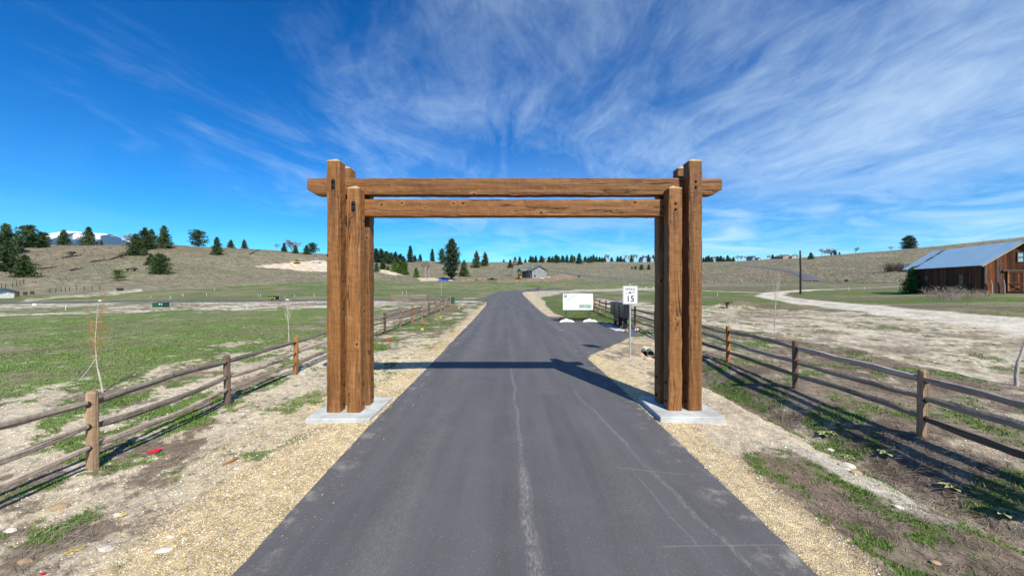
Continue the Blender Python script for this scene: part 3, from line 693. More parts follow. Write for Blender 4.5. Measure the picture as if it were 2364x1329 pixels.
# ------------------------------------------------------------------ snow-capped mountain far behind the left hill
HAZE = 1.8e-5
m_mtn, t, b = new_mat('forested_mountain')
tc = t.add('ShaderNodeTexCoord'); o = tc.outputs['Object']; gx = t.add('ShaderNodeNewGeometry')
at = t.add('ShaderNodeAttribute', attribute_name='snow')
f1 = t.noise(o, 0.006, 8, 0.65); f2 = t.noise(o, 0.02, 6, 0.65)
hazy_forest = t.mix(t.ramp(f2, 0.35, 0.65), (0.012,0.036,0.070), (0.024,0.056,0.098))  # blue of distance haze is mixed into the tree colour
sn = t.ramp(t.math('ADD', at.outputs['Fac'], t.math('MULTIPLY', t.math('SUBTRACT', f1, 0.5), 0.9)), 0.66, 0.76)
t.put(b.inputs['Base Color'], t.mix(sn, hazy_forest, (0.80,0.82,0.86))); t.put(b.inputs['Roughness'], 0.9)
mx = np.linspace(-11600, -5600, 150); my = np.linspace(6200, 9000, 60)
MX, MY = np.meshgrid(mx, my); UU = CU + F*MX/7000.0
crest = np.interp(UU, [-300, -100, 0, 45, 75, 95, 120, 155, 185, 205, 225, 245, 265, 285, 320], [600, 566, 550, 538, 528, 525, 523.5, 525.5, 527, 531, 538, 546, 555, 566, 600])
zc = CZ - (crest - CV)/F*7000
dd = (MY-7400)/1000.0
MZ = zc*np.exp(-(dd/0.75)**2) + (fbm(MX, MY, 700, 4, 3)-0.5)*110*np.exp(-(dd/0.9)**2) - 30
snow = sstep(520, 980, MZ)*0.55 + 0.25 - 0.55*np.abs(np.interp(UU, [60, 120, 180, 210, 270], [0.1, -0.2, 0.25, -0.35, -0.45])) + (fbm(MX+MY, MY-MX, 520, 3, 8)-0.5)*1.1 + 0.28*sstep(170, 250, UU)
ix = np.arange(MX.size).reshape(MX.shape); qd = np.stack([ix[:-1, :-1], ix[:-1, 1:], ix[1:, 1:], ix[1:, :-1]], -1).reshape(-1, 4)
mm = np_mesh('mountain', np.stack([MX.ravel(), MY.ravel(), MZ.ravel()], 1), qd, m_mtn, True, {'snow': np.repeat(snow.reshape(-1, 1), 3, 1)})
tag(inst('mountain', mm), kind='structure')
# thin clear air round everything, adding to the haze blue already in the mountain's colour
m_haze = bpy.data.materials.new('thin_air'); m_haze.use_nodes = True; t = NT(m_haze.node_tree); t.n.clear()
pv = t.add('ShaderNodeVolumePrincipled'); t.put(pv.inputs['Density'], HAZE); t.put(pv.inputs['Color'], (0.35,0.62,1.0)); t.put(pv.inputs['Anisotropy'], 0.0)
t.l.new(pv.outputs[0], t.add('ShaderNodeOutputMaterial').inputs['Volume']); m_haze.cycles.homogeneous_volume = True
tag(MB().box(-12500, 9600, -9600, 9700, -220, 1120).build('haze', m_haze), kind='stuff')
# ------------------------------------------------------------------ timber gate
rnd = random.Random(7); rng = np.random.default_rng(11)
def timber(name, wx, wy, L, seed, top='flat', streaks=(), chamfer_end=0.0, ns=9, step=0.07):
    """hewn square log standing on its own origin along +Z; streaks = [(x, z_top, length)] on the front (-Y) face"""
    c = 0.016; per = []
    hx, hy = wx/2, wy/2
    corner = [(-hx,-hy),(hx,-hy),(hx,hy),(-hx,hy)]
    for k in range(4):
        a = np.array(corner[k]); b_ = np.array(corner[(k+1) % 4]); d = (b_-a)/np.hypot(*(b_-a)); ln = np.hypot(*(b_-a))
        for s in np.linspace(c, ln-c, ns): per.append(a + d*s)
    per = np.array(per); npr = len(per); nz = int(L/step)+2
    Z = np.linspace(0, L, nz); V = np.zeros((nz, npr, 3)); ang = np.arctan2(per[:, 1]/hy, per[:, 0]/hx)
    side = np.arange(npr)//ns; nrm = np.array([(0,-1),(1,0),(0,1),(-1,0)])[side]
    arc = np.arange(npr)*0.06 + side*7.7
    A, ZZ = np.meshgrid(arc, Z)
    rel = (fbm(A + seed*13, ZZ, 0.16, 2, seed)-0.5)*0.006 + (fbm(A*0.5 + seed*3, ZZ, 0.7, 2, seed+5)-0.5)*0.008
    edge = np.minimum(np.arange(npr) % ns, ns-1-np.arange(npr) % ns) == 0
    rel = rel - edge[None, :]*0.016*np.clip((fbm(A + seed, ZZ, 0.25, 3, seed+9)-0.35)*2, 0, 1)
    for i in range(2): V[:, :, i] = per[None, :, i] + nrm[None, :, i]*rel
    V[:, :, 2] = ZZ
    stain = np.zeros((nz, npr))
    for sx, zt, ln in streaks:
        dz = zt - ZZ; wob = (fbm(ZZ*0 + seed + sx*9, ZZ, 0.5, 2, 3)-0.5)*0.02
        stain += (side == 0)[None, :]*np.exp(-((per[None, :, 0]-sx-wob)/0.020)**2)*np.where(dz > -0.03, np.clip(1-dz/ln, 0, 1)**1.3, 0)*0.85
    if chamfer_end:
        # under-cut corner at both ends: lift the lower (-X) face towards the ends
        for zz, s in ((0, 1), (L, -1)):
            d_ = np.abs(Z - zz); lift = np.clip(1 - d_/chamfer_end, 0, 1)*0.125
            low = (per[:, 0] < -hx + 0.14)
            V[:, :, 0] += lift[:, None]*np.where(low, (0.14 - (per[:, 0]+hx))/0.14, 0)[None, :]
    verts = V.reshape(-1, 3); ix = np.arange(nz*npr).reshape(nz, npr)
    fs = np.stack([ix[:-1, :], np.roll(ix, -1, 1)[:-1, :], np.roll(ix, -1, 1)[1:, :], ix[1:, :]], -1).reshape(-1, 4)
    st = stain.reshape(-1)
    verts = np.concatenate([verts, [[0, 0, 0], [0, 0, L]]]); st = np.append(st, [0, 0]); b0, t0 = len(verts)-2, len(verts)-1
    faces = [tuple(f) for f in fs] + [(ix[0, (k+1) % npr], ix[0, k], b0) for k in range(npr)] + ([(ix[-1, k], ix[-1, (k+1) % npr], t0) for k in range(npr)] if top == 'flat' else [])
    me = bpy.data.meshes.new(name); me.from_pydata([tuple(v) for v in verts], [], [tuple(int(i) for i in f) for f in faces])
    a = me.attributes.new('stain', 'FLOAT_COLOR', 'POINT'); a.data.foreach_set('color', np.repeat(np.clip(st, 0, 1)[:, None], 4, 1).astype(np.float32).ravel())
    me.materials.append(m_gate); me.update(); return me
def cap_mesh(wx, wy, h):
    return MB().add([(-wx/2,-wy/2,0),(wx/2,-wy/2,0),(wx/2,wy/2,0),(-wx/2,wy/2,0),(-wx/2+.006,-wy/2+.006,.012),(wx/2-.006,-wy/2+.006,.012),(wx/2-.006,wy/2-.006,.012),(-wx/2+.006,wy/2-.006,.012),(0,0,h)],
                    [(0,3,2,1),(0,1,5,4),(1,2,6,5),(2,3,7,6),(3,0,4,7),(4,5,8),(5,6,8),(6,7,8),(7,4,8)]).mesh('cap', m_cap)
PADL, PADR = 0.075, 0.115
gate = thing('timber_gate', 'tall brown log gate frame spanning the asphalt road', 'gate', (0.05, 8.3, 0))
PW, PD, GAP = 0.303, 0.30, 0.19
capm = cap_mesh(PW, PD, 0.10)
def washer_bolt(parent, x, y, z, axis='y', m=m_black_iron, r=0.026, name='bolt'):
    mb = MB(); mb.tube([(0,0,0),(0,0,0.008)], [r*1.35, r*1.3], 8); mb.tube([(0,0,0.008),(0,0,0.026),(0,0,0.032)], [r*0.8, r*0.8, r*0.5], 6)
    q = {'y': Quaternion((1,0,0), math.pi/2), 'x': Quaternion((0,1,0), math.pi/2), '-x': Quaternion((0,1,0), -math.pi/2)}[axis]
    o = mb.build(name, m, parent); o.location = (x, y, z); o.rotation_mode = 'QUATERNION'; o.rotation_quaternion = q; return o
pk = 0
for sd, xo, xi, z0 in ((-1, -4.045, -3.595, PADL), (1, 4.055, 3.605, PADR)):
    for which, x, top, bz in (('outer', xo, 5.69, 5.17), ('inner', xi, 5.08, 4.675)):
        for fr in (0, 1):
            pk += 1; L = top - z0 - 0.012*fr
            stk = [(0.02*sd*(-1), bz-z0-0.10, 1.3), (-0.035, bz-z0-0.09, 0.75), (0.04, bz-z0-0.10, 0.6)] if fr == 0 else []
            xx = x - (0.0 if fr == 0 else 0.028*sd)
            p = inst('post', timber('post', PW, PD, L, pk, 'cap', stk), gate, (xx, PD/2 + fr*(PD+GAP), z0+0.001))
            inst('cap', capm, p, (0, 0, L))
            if fr == 0:
                if sd < 0:
                    pl = MB()
                    n = 8; ring = [(0.047*math.cos(a), 0.075*(1 if math.sin(a) >= 0 else -1) + 0.047*math.sin(a)) for a in [2*math.pi*(k+.5)/(2*n) for k in range(2*n)]]
                    pl.poly([(a, -PD/2-0.003, b_) for a, b_ in ring], (0, 0.03, 0))
                    pl.build('slotted_plate', m_black_iron, p, loc=(0, 0, bz - z0))
                for dz in (-0.062, 0.066): washer_bolt(p, 0.002, -PD/2-(0.004 if sd < 0 else -0.003), bz - z0 + dz)
            for dz in (0.17, 0.60):
                washer_bolt(p, -sd*(PW/2-0.003), 0.01, dz, 'x' if sd < 0 else '-x', m_rust if sd < 0 else m_black_iron, 0.03)
qx = Quaternion((0, 0, 1), 0)
def beam(x0, x1, zc, h, d, seed, ch):
    me = timber('beam', h, d, x1-x0, seed, 'flat', (), ch, step=0.06)
    # local Z -> world X, local X -> world Z (low face of the local -X side stays below)
    R = Matrix(((0,0,1),(0,-1,0),(1,0,0))).to_quaternion()
    return inst('beam', me, gate, (x0, PD + GAP/2, zc), R)
beam(-4.77, 4.79, 5.19, 0.39, 0.27, 31, 0.20)
beam(-3.88, 3.90, 4.705, 0.395, 0.27, 37, 0.0)

for nm, x0, x1, y0, y1, zt, lab in (('l', -4.42, -3.05, 7.93, 9.43, PADL, 'pale concrete pad under the left posts of the timber gate'), ('r', 3.17, 4.55, 7.93, 9.33, PADR, 'pale concrete pad under the right posts of the timber gate')):
    tag(MB().cbox(x0, x1, y0, y1, -0.30, zt, 0.012).build('concrete_pad', m_conc), lab, 'concrete pad', 'concrete pads under the gate')

# ------------------------------------------------------------------ split rail fences
def rail_mesh(seed, L=3.2):
    r = random.Random(seed); n = 11; V = []; k = 7
    sh = [(math.cos(2*math.pi*i/k + r.uniform(-.2,.2))*r.uniform(.85,1.1), math.sin(2*math.pi*i/k + r.uniform(-.2,.2))*r.uniform(.8,1.15)) for i in range(k)]
    bx, by = r.uniform(-.05,.05), r.uniform(-.075,.02); kn = [0.0]
    for _ in range(n-1): kn.append(kn[-1]*.6 + r.uniform(-.016,.016))
    for j in range(n):
        t = j/(n-1); tap = 0.60 + 0.40*min(1, min(t, 1-t)*9); arch = math.sin(math.pi*t)
        for (a, b_) in sh: V.append((a*0.040*tap + bx*arch + r.uniform(-.004,.004), b_*0.062*tap*(1+r.uniform(-.10,.10)) + by*arch + kn[j]*arch, t*L))
    fs = [(j*k+i, j*k+(i+1)%k, (j+1)*k+(i+1)%k, (j+1)*k+i) for j in range(n-1) for i in range(k)] + [tuple(range(k-1,-1,-1)), tuple((n-1)*k+i for i in range(k))]
    return MB().add(V, fs).mesh('rail', m_rail)
RAILS = [rail_mesh(s) for s in range(9)]
def fpost_mesh(seed, m, h=1.24):
    r = random.Random(seed); V = []; k = 10; n = 8
    sh = []
    for i in range(k):
        a = 2*math.pi*(i+.5)/k; ca, sa = math.cos(a), math.sin(a); q = (abs(ca)**5 + abs(sa)**5)**(-1/5)
        sh.append((ca*q*0.068*r.uniform(.94,1.05), sa*q*0.060*r.uniform(.94,1.05)))
    for j in range(n):
        z = -0.35 + (h+0.35-0.02)*j/(n-1)
        for (a, b_) in sh: V.append((a*(1+r.uniform(-.035,.035)) , b_*(1+r.uniform(-.035,.035)), z))
    for (a, b_) in sh: V.append((a*0.78, b_*0.78, h + r.uniform(0, .02)))
    n += 1
    fs = [(j*k+i, j*k+(i+1)%k, (j+1)*k+(i+1)%k, (j+1)*k+i) for j in range(n-1) for i in range(k)] + [tuple((n-1)*k+i for i in range(k))]
    return MB().add(V, fs).mesh('post', m)
POLD = [fpost_mesh(s, m_post_old if s != 2 else m_post_dark) for s in (1, 2, 3)]; PNEW = [fpost_mesh(s, m_post_new) for s in (4, 5)]
MORT = MB().tube([(0, -0.066, 0), (0, 0.066, 0)], [0.052, 0.052], 8).mesh('mortise', m_hole)
def fence(label, pts, new=(), drop_last=False, heights=(0.36, 0.70, 1.06), group=None, half=()):
    ps = [Vector((x, y, Hs(x, y))) for x, y in pts]
    t = thing('split_rail_fence', label, 'fence', ps[0], group=group); O = ps[0]
    for i, p in enumerate(ps):
        d = ps[min(i+1, len(ps)-1)] - ps[max(i-1, 0)]
        mesh = PNEW[i % 2] if i in new else POLD[1 if i % 4 == 0 and i else (0, 2)[i % 2]]
        rot = (rnd.uniform(-.02,.02), rnd.uniform(-.02,.02), math.atan2(d.y, d.x) + math.pi/2 + rnd.uniform(-.1,.1))
        o = inst('post', mesh, t, p - O, rot, (1, 1, rnd.uniform(.97, 1.05)))
        for hgt in heights: inst('mortise', MORT, o, (0, 0, hgt))
        if i in half: continue
        if i < len(ps)-1:
            q = ps[i+1]; dv = (q-p).normalized()
            for hgt in heights:
                a = p - O + Vector((0, 0, hgt + rnd.uniform(-.03,.03))) - dv*0.03; b_ = q - O + Vector((0, 0, hgt + rnd.uniform(-.03,.03))) + dv*0.03
                side = Vector((-dv.y, dv.x, 0))*rnd.uniform(-.012,.012)
                span('rail', RAILS[rnd.randrange(9)], a+side, b_+side, t, 3.2, rnd.uniform(-.25,.25) + (math.pi if rnd.random() < .5 else 0), rnd.uniform(.92,1.12))
    return t
LF = [(-6.45,-3.3),(-6.55,-0.2),(-6.66,2.9),(-6.79,6.02),(-7.0,9.15),(-7.14,12.26),(-7.25,15.4),(-7.35,18.6),(-7.45,21.8),(-7.53,25.0),(-7.6,28.3),(-7.55,31.1),(-7.6,34.1),(-7.67,37.2),(-7.75,40.4),(-7.9,43.6),(-8.1,46.6),(-8.25,49.6)]
fence('long weathered split rail fence with three rails left of the road', LF, new=(5, 10, 13, 16))
fence('short orange cedar rail fence slanting up beside the side lane', [(-19.9,64.0-3.0),(-16.6,60.2),(-13.4,59.0),(-10.6,55.4),(-8.6,51.8)], new=(0,1,2,3,4))
RF = [(7.45,-2.6),(7.5,0.6),(7.53,3.7),(7.57,6.86),(7.63,10.0),(7.85,13.5),(7.9,17.0),(7.95,20.6),(8.0,24.2),(8.05,28.2),(8.15,32.2),(8.3,35.2),(8.5,38.2)]
fence('long weathered split rail fence right of the road, behind the letterboxes', RF, new=(5, 12))

# ------------------------------------------------------------------ speed limit sign
def text_mesh(s, size, m, depth=0.002, bold=0.0, spacing=1.0, align='CENTER'):
    cu = bpy.data.curves.new('lettering', 'FONT'); cu.body = s; cu.size = size; cu.align_x = align; cu.align_y = 'CENTER'
    cu.extrude = depth; cu.offset = bold; cu.space_character = spacing; cu.resolution_u = 4
    o = bpy.data.objects.new('tmp', cu); COL.objects.link(o)
    bpy.context.view_layer.update()
    me = bpy.data.meshes.new_from_object(o.evaluated_get(bpy.context.evaluated_depsgraph_get()))
    bpy.data.objects.remove(o); me.materials.clear(); me.materials.append(m); me.name = 'lettering'; return me
RX = (math.pi/2, 0, 0)
def rrect(w_, h_, r, n=5):
    p = []
    for cx, cy, a0 in ((w_/2-r, h_/2-r, 0), (-w_/2+r, h_/2-r, 90), (-w_/2+r, -h_/2+r, 180), (w_/2-r, -h_/2+r, 270)):
        for k in range(n+1):
            a = math.radians(a0 + 90*k/n); p.append((cx + r*math.cos(a), cy + r*math.sin(a)))
    return p
sy = 15.2; sx = (1454.5-CU)/F*sy
sg = thing('speed_limit_sign', 'white SPEED LIMIT 15 sign on a grey steel post', 'road sign', (sx, sy, Hs(sx, sy)))
gz = sg.location.z; top = 2.93 - gz
MB().cbox(-0.03, 0.03, -0.028, 0.028, -0.3, top+0.02, 0.006).build('pole', m_galv, sg)
pn = MB().poly([(a, -0.034, b_) for a, b_ in rrect(0.61, 0.762, 0.04)], (0, 0.004, 0)).build('panel', m_signwhite, sg, loc=(0, 0, 2.497-gz))
rim_o = rrect(0.585, 0.737, 0.034); rim_i = rrect(0.553, 0.705, 0.026); nq = len(rim_o)
mb = MB(); mb.add([(a, -0.0362, b_) for a, b_ in rim_o] + [(a, -0.0362, b_) for a, b_ in rim_i], [(k, (k+1) % nq, nq + (k+1) % nq, nq + k) for k in range(nq)])
mb.build('border', m_signblack, pn)
inst('lettering', text_mesh('SPEED', 0.128, m_signblack, 0.001, 0.0035, 1.30), pn, (0, -0.0365, 0.232), RX, (0.95, 1, 1))
inst('lettering', text_mesh('LIMIT', 0.128, m_signblack, 0.001, 0.0035, 1.30), pn, (0, -0.0365, 0.085), RX, (1.0, 1, 1))
inst('lettering', text_mesh('15', 0.34, m_signblack, 0.001, 0.009, 1.12), pn, (0, -0.0365, -0.165), RX, (0.92, 1, 1))
for dz in (0.34, -0.345): washer_bolt(pn, 0, -0.035, dz, 'y', m_galv, 0.010)

# ------------------------------------------------------------------ map board
by = 28.6; bx = (1334-CU)/F*by
bd = thing('map_board', 'wide white board with a faded site map on two steel legs', 'notice board', (bx, by, 0.0))
Z0, Z1 = 0.95, 2.20
pan = MB().box(-1.15, 1.15, -0.03, 0.0, Z0, Z1).build('panel', m_signwhite, bd)
m_pg = M('faded_green_print', (0.42,0.66,0.48), (0.52,0.72,0.58), 5, rough=0.5, bump=0)
m_pl = M('faded_print_lines', (0.40,0.47,0.38), (0.55,0.54,0.44), 30, rough=0.5, bump=0)
m_pd = M('grey_green_print', (0.33,0.45,0.39), (0.42,0.54,0.47), 8, rough=0.5, bump=0)
m_pk = M('faded_pink_print', (0.45,0.38,0.43), rough=0.5, bump=0)
fy = -0.0325
def flat(pts): return [(a, fy, b_) for a, b_ in pts]
gm_ = MB(); gm_.add(flat([(-0.88,1.60),(-0.72,1.58),(-0.55,1.78),(-0.25,1.98),(-0.06,2.08),(-0.10,2.15),(-0.32,2.08),(-0.62,1.90),(-0.84,1.76)]), [tuple(range(9))])
gm_.build('map_print', m_pg, pan)
ln = MB()
def stroke(pts, w_=0.012):
    for (a, b_), (c, d) in zip(pts[:-1], pts[1:]):
        L = math.hypot(c-a, d-b_) or 1; nx, nz = -(d-b_)/L*w_/2, (c-a)/L*w_/2
        ln.add([(a+nx, fy-0.0006, b_+nz), (c+nx, fy-0.0006, d+nz), (c-nx, fy-0.0006, d-nz), (a-nx, fy-0.0006, b_-nz)], [(0,1,2,3)])
r2 = random.Random(5)
stroke([(-0.86,1.1),(-0.72,1.3),(-0.62,1.5),(-0.46,1.68),(-0.30,1.84),(-0.14,1.76),(-0.20,1.62),(-0.40,1.48),(-0.52,1.25),(-0.66,1.05)], 0.014)
stroke([(-0.30,1.84),(-0.06,1.92)]); stroke([(-0.52,1.25),(-0.2,1.3),(-0.14,1.15)]); stroke([(-1.0,1.18),(-0.72,1.3)]); stroke([(-0.62,1.5),(-0.40,1.48)]); stroke([(-0.95,1.35),(-0.8,1.5),(-0.62,1.5)])
for _ in range(60):
    a = r2.uniform(-1.05,-0.1); b_ = r2.uniform(1.0,1.75); L = r2.uniform(.02,.07); an = r2.uniform(0, 3.1); stroke([(a,b_),(a+L*math.cos(an), b_+L*math.sin(an))], 0.008)
ln.build('map_lines', m_pl, pan)
lg = MB(); lg.add(flat([(-1.09,1.87),(-0.82,1.87),(-0.82,2.16),(-1.09,2.16)]), [(0,1,2,3)]); lg.build('logo_ground', m_pd, pan)
ln = MB(); fy = -0.034
for s in (-1, 1): stroke([(-0.955+s*0.11,2.13),(-0.955+s*0.115,2.05),(-0.955+s*0.08,1.985),(-0.955+s*0.02,1.965)], 0.028)
stroke([(-1.07,1.91),(-0.84,1.91)], 0.03)
ln.build('logo', m_darksteel, pan); fy = -0.0325
bb = MB(); bb.add(flat([(0.08,1.08),(1.06,1.08),(1.06,1.37),(0.08,1.37)]), [(0,1,2,3)]); bb.build('print_block', m_pd, pan)
ln = MB(); fy = -0.034
for k in range(4): stroke([(0.16,1.32-k*0.06),(0.16+r2.uniform(.2,.32),1.32-k*0.06)], 0.016); stroke([(0.64,1.33-k*0.055),(0.64+r2.uniform(.25,.38),1.33-k*0.055)], 0.012)
stroke([(0.76,1.13),(0.92,1.14)], 0.025); ln.build('fine_print', m_darksteel, pan); fy = -0.0325
inst('lettering', text_mesh('Welcome to', 0.105, m_pk, 0.0005), pan, (0.55, -0.0325, 2.08), RX)
ln = MB()
stroke([(0.28,1.965),(0.48,1.965)], 0.022); stroke([(0.52,1.965),(0.68,1.965)], 0.022); stroke([(0.72,1.965),(0.92,1.965)], 0.022)
for k in range(4): stroke([(0.25+r2.uniform(0,.1),1.82-k*0.1),(0.85+r2.uniform(-.1,.1),1.82-k*0.1)], 0.007)
ln.build('text_lines', m_pk, pan)
for x in (-0.91, 0.87):
    MB().cbox(x-0.035, x+0.035, 0.004, 0.06, 0.012, Z1-0.06, 0.006).build('leg', m_darksteel, bd)
    MB().box(x-0.40, x+0.45, -0.05, 0.09, 0.012, 0.05).build('foot', m_darksteel, bd)
for x in (-0.91, 0.87):
    # saddle-shaped white sandbags draped over each foot
    V = []; nx_, ny_ = 15, 9; fsn = []
    for i in range(nx_):
        for j in range(ny_):
            a = -1 + 2*i/(nx_-1); c = -1 + 2*j/(ny_-1)
            zz = 0.035 + 0.26*max(0, 1-abs(a)*1.25)**0.8*(1-0.6*c*c) + 0.09*math.exp(-((abs(a)-0.72)/0.26)**2)*(1-c*c) + r2.uniform(-.008,.008)
            V.append((bx + x + a*0.53 + 0.10*(a > 0)*a, by + c*0.20*(1+0.25*abs(a)) - 0.10*abs(a)**2, max(0.012, zz*(1-0.9*abs(c)**6))))
    for i in range(nx_-1):
        for j in range(ny_-1): fsn.append((i*ny_+j, (i+1)*ny_+j, (i+1)*ny_+j+1, i*ny_+j+1))
    rim = [i*ny_ for i in range(nx_)] + [(nx_-1)*ny_+j for j in range(1, ny_)] + [i*ny_+ny_-1 for i in range(nx_-2, -1, -1)] + [j for j in range(ny_-2, 0, -1)]
    fsn.append(tuple(rim))
    o = MB().add(V, fsn).build('sandbag', m_whitebag, None, True)
    tag(o, 'white sandbag draped over the %s foot of the map board' % ('left' if x < 0 else 'right'), 'sandbag', 'sandbags on the map board feet')
p0, p1 = G(1302, 741), G(1379, 742)
tie = MB().cbox(-1.35, 1.30, 0.05, 0.27, -0.1, 0.24, 0.02).build('landscape_timber', m_tie, None, loc=(bx, by+0.55, Hs(bx, by+0.7)+0.03))
tag(tie, 'dark tarred landscape timber lying behind the map board', 'timber')
# ------------------------------------------------------------------ cluster letterboxes
slab = MB().cbox(6.42, 7.62, 23.05, 26.75, -0.3, 0.06, 0.012).build('concrete_slab', m_conc)
tag(slab, 'low concrete slab at the asphalt edge under the black letterboxes', 'concrete slab')
for k, (yc, bot, lab) in enumerate(((26.05, 0.74, 'farthest black cluster letterbox, beside the map board'), (24.95, 0.42, 'middle black cluster letterbox, hanging lowest of the three'), (23.82, 0.74, 'nearest black cluster letterbox, right behind the speed sign'))):
    t_ = thing('cluster_letterbox', lab, 'letterbox', (7.25, yc, 0.061), group='cluster letterboxes on the slab')
    MB().cbox(-0.22, 0.24, -0.50, 0.50, bot, 1.60, 0.01).build('body', m_black, t_)
    MB().box(-0.26, 0.27, -0.53, 0.53, 1.602, 1.63).build('hood', m_black, t_)
    n = 5 if bot < .5 else 4
    for c in range(2):
        for r_ in range(n):
            z0 = bot + 0.03 + r_*(1.56-bot)/n; z1 = z0 + (1.56-bot)/n - 0.015; y0 = -0.47 + c*0.48
            d = MB().box(-0.232, -0.218, y0, y0+0.46, z0, z1).build('door', m_blackdoor, t_)
            if k: MB().tube([(-0.236, y0+0.39, (z0+z1)/2), (-0.231, y0+0.39, (z0+z1)/2)], [0.012, 0.012], 6).build('lock', m_aluminium, d)
    for yy2 in (0.0,):
        MB().cbox(-0.10, 0.10, yy2-0.13, yy2+0.13, 0.0, bot+0.002, 0.01).build('pedestal', m_black, t_)
# bits on the slab's near corner
p = G(1446, 765); tag(MB().cbox(-0.06, 0.10, -0.10, 0.10, -0.05, 0.14, 0.03).build('stone_block', m_rock_tan, None, loc=p), 'small tan block at the near corner of the letterbox slab', 'stone')
def blob_mesh(name, seed, m, sx=1, sy=1, sz=0.7, n=7, k=9):
    r = random.Random(seed); V = [(0, 0, -sz)]; 
    for j in range(1, n):
        ph = math.pi*j/n
        for i in range(k):
            a = 2*math.pi*i/k + j*0.3; f = r.uniform(.82, 1.12)
            V.append((sx*math.sin(ph)*math.cos(a)*f, sy*math.sin(ph)*math.sin(a)*f, -sz*math.cos(ph)*r.uniform(.92, 1.05)))
    V.append((0, 0, sz)); fs = [(0, 1+(i+1) % k, 1+i) for i in range(k)]
    for j in range(n-2):
        for i in range(k): fs.append((1+j*k+i, 1+j*k+(i+1) % k, 1+(j+1)*k+(i+1) % k, 1+(j+1)*k+i))
    b0 = 1+(n-2)*k; fs += [(b0+i, b0+(i+1) % k, len(V)-1) for i in range(k)]
    return MB().add(V, fs).mesh(name, m)
ROCKS = {m: [blob_mesh('rock', 20+i, m, 1, r_, 0.62) for i, r_ in enumerate((0.8, 1.1, 0.65, 0.95))] for m in (m_rock_tan, m_rock_pale, m_rock_orange)}
for i, (u, v) in enumerate(((1467.5, 763.5), (1472.5, 763))):
    o = inst('white_rock', ROCKS[m_rock_pale][i], None, G(u, v) + Vector((0, 0, .06)), (0, 0, i), (0.08, 0.05, 0.16)); tag(o, ('left' if i == 0 else 'right') + ' of two white stones beside the letterbox slab', 'stone')

# ------------------------------------------------------------------ twin culvert under the apron, riprap
for k, (u, v, dia) in enumerate(((1489, 816, 0.26), (1502, 817, 0.32))):
    y0 = 16.95; x0 = (u-CU)/F*y0; zc = CZ - (v-CV)/F*y0
    t_ = thing('culvert_pipe', ('smaller left' if k == 0 else 'larger right') + ' corrugated steel culvert pipe opening in the ditch', 'culvert pipe', (x0, y0, zc), math.radians(-14))
    mb = MB(); n = 18; nr_ = 16; R = dia/2
    V = []; fs = []
    for j in range(nr_):
        rr = R*(1 + (0.03 if j % 2 else 0.0))
        for i in range(n): V.append((rr*math.cos(2*math.pi*i/n), j*0.10, rr*math.sin(2*math.pi*i/n)))
    for j in range(nr_):
        rr = R*0.90
        for i in range(n): V.append((rr*math.cos(2*math.pi*i/n), j*0.10, rr*math.sin(2*math.pi*i/n)))
    for j in range(nr_-1):
        for i in range(n):
            i2 = (i+1) % n; fs.append((j*n+i, j*n+i2, (j+1)*n+i2, (j+1)*n+i)); q0 = nr_*n; fs.append((q0+j*n+i2, q0+j*n+i, q0+(j+1)*n+i, q0+(j+1)*n+i2))
    for i in range(n): i2 = (i+1) % n; fs.append((i, nr_*n+i, nr_*n+i2, i2))
    me = mb.add(V, fs).mesh('pipe', m_pipe); inst('pipe', me, t_)
    MB().tube([(0, 0.9, 0), (0, 0.95, 0)], [R*0.89, R*0.89], n).build('dark_end', m_pipe_in, t_)
rr_ = random.Random(3)
for i in range(46):
    y = rr_.uniform(13.8, 16.8); x = 6.0 + (y-15.5)*0.10 + rr_.gauss(0, 0.42); s = rr_.uniform(0.07, 0.17)
    o = inst('riprap_stone', ROCKS[m_rock_orange][i % 4], None, (x, y, Hs(x, y) + s*0.25), (rr_.uniform(-.4,.4), rr_.uniform(-.4,.4), rr_.uniform(0, 6)), (s, s*rr_.uniform(.7,1), s*rr_.uniform(.6,.9)))
    tag(o, 'rough orange stone in the ditch below the culvert pipes', 'stone', 'riprap stones below the culvert')
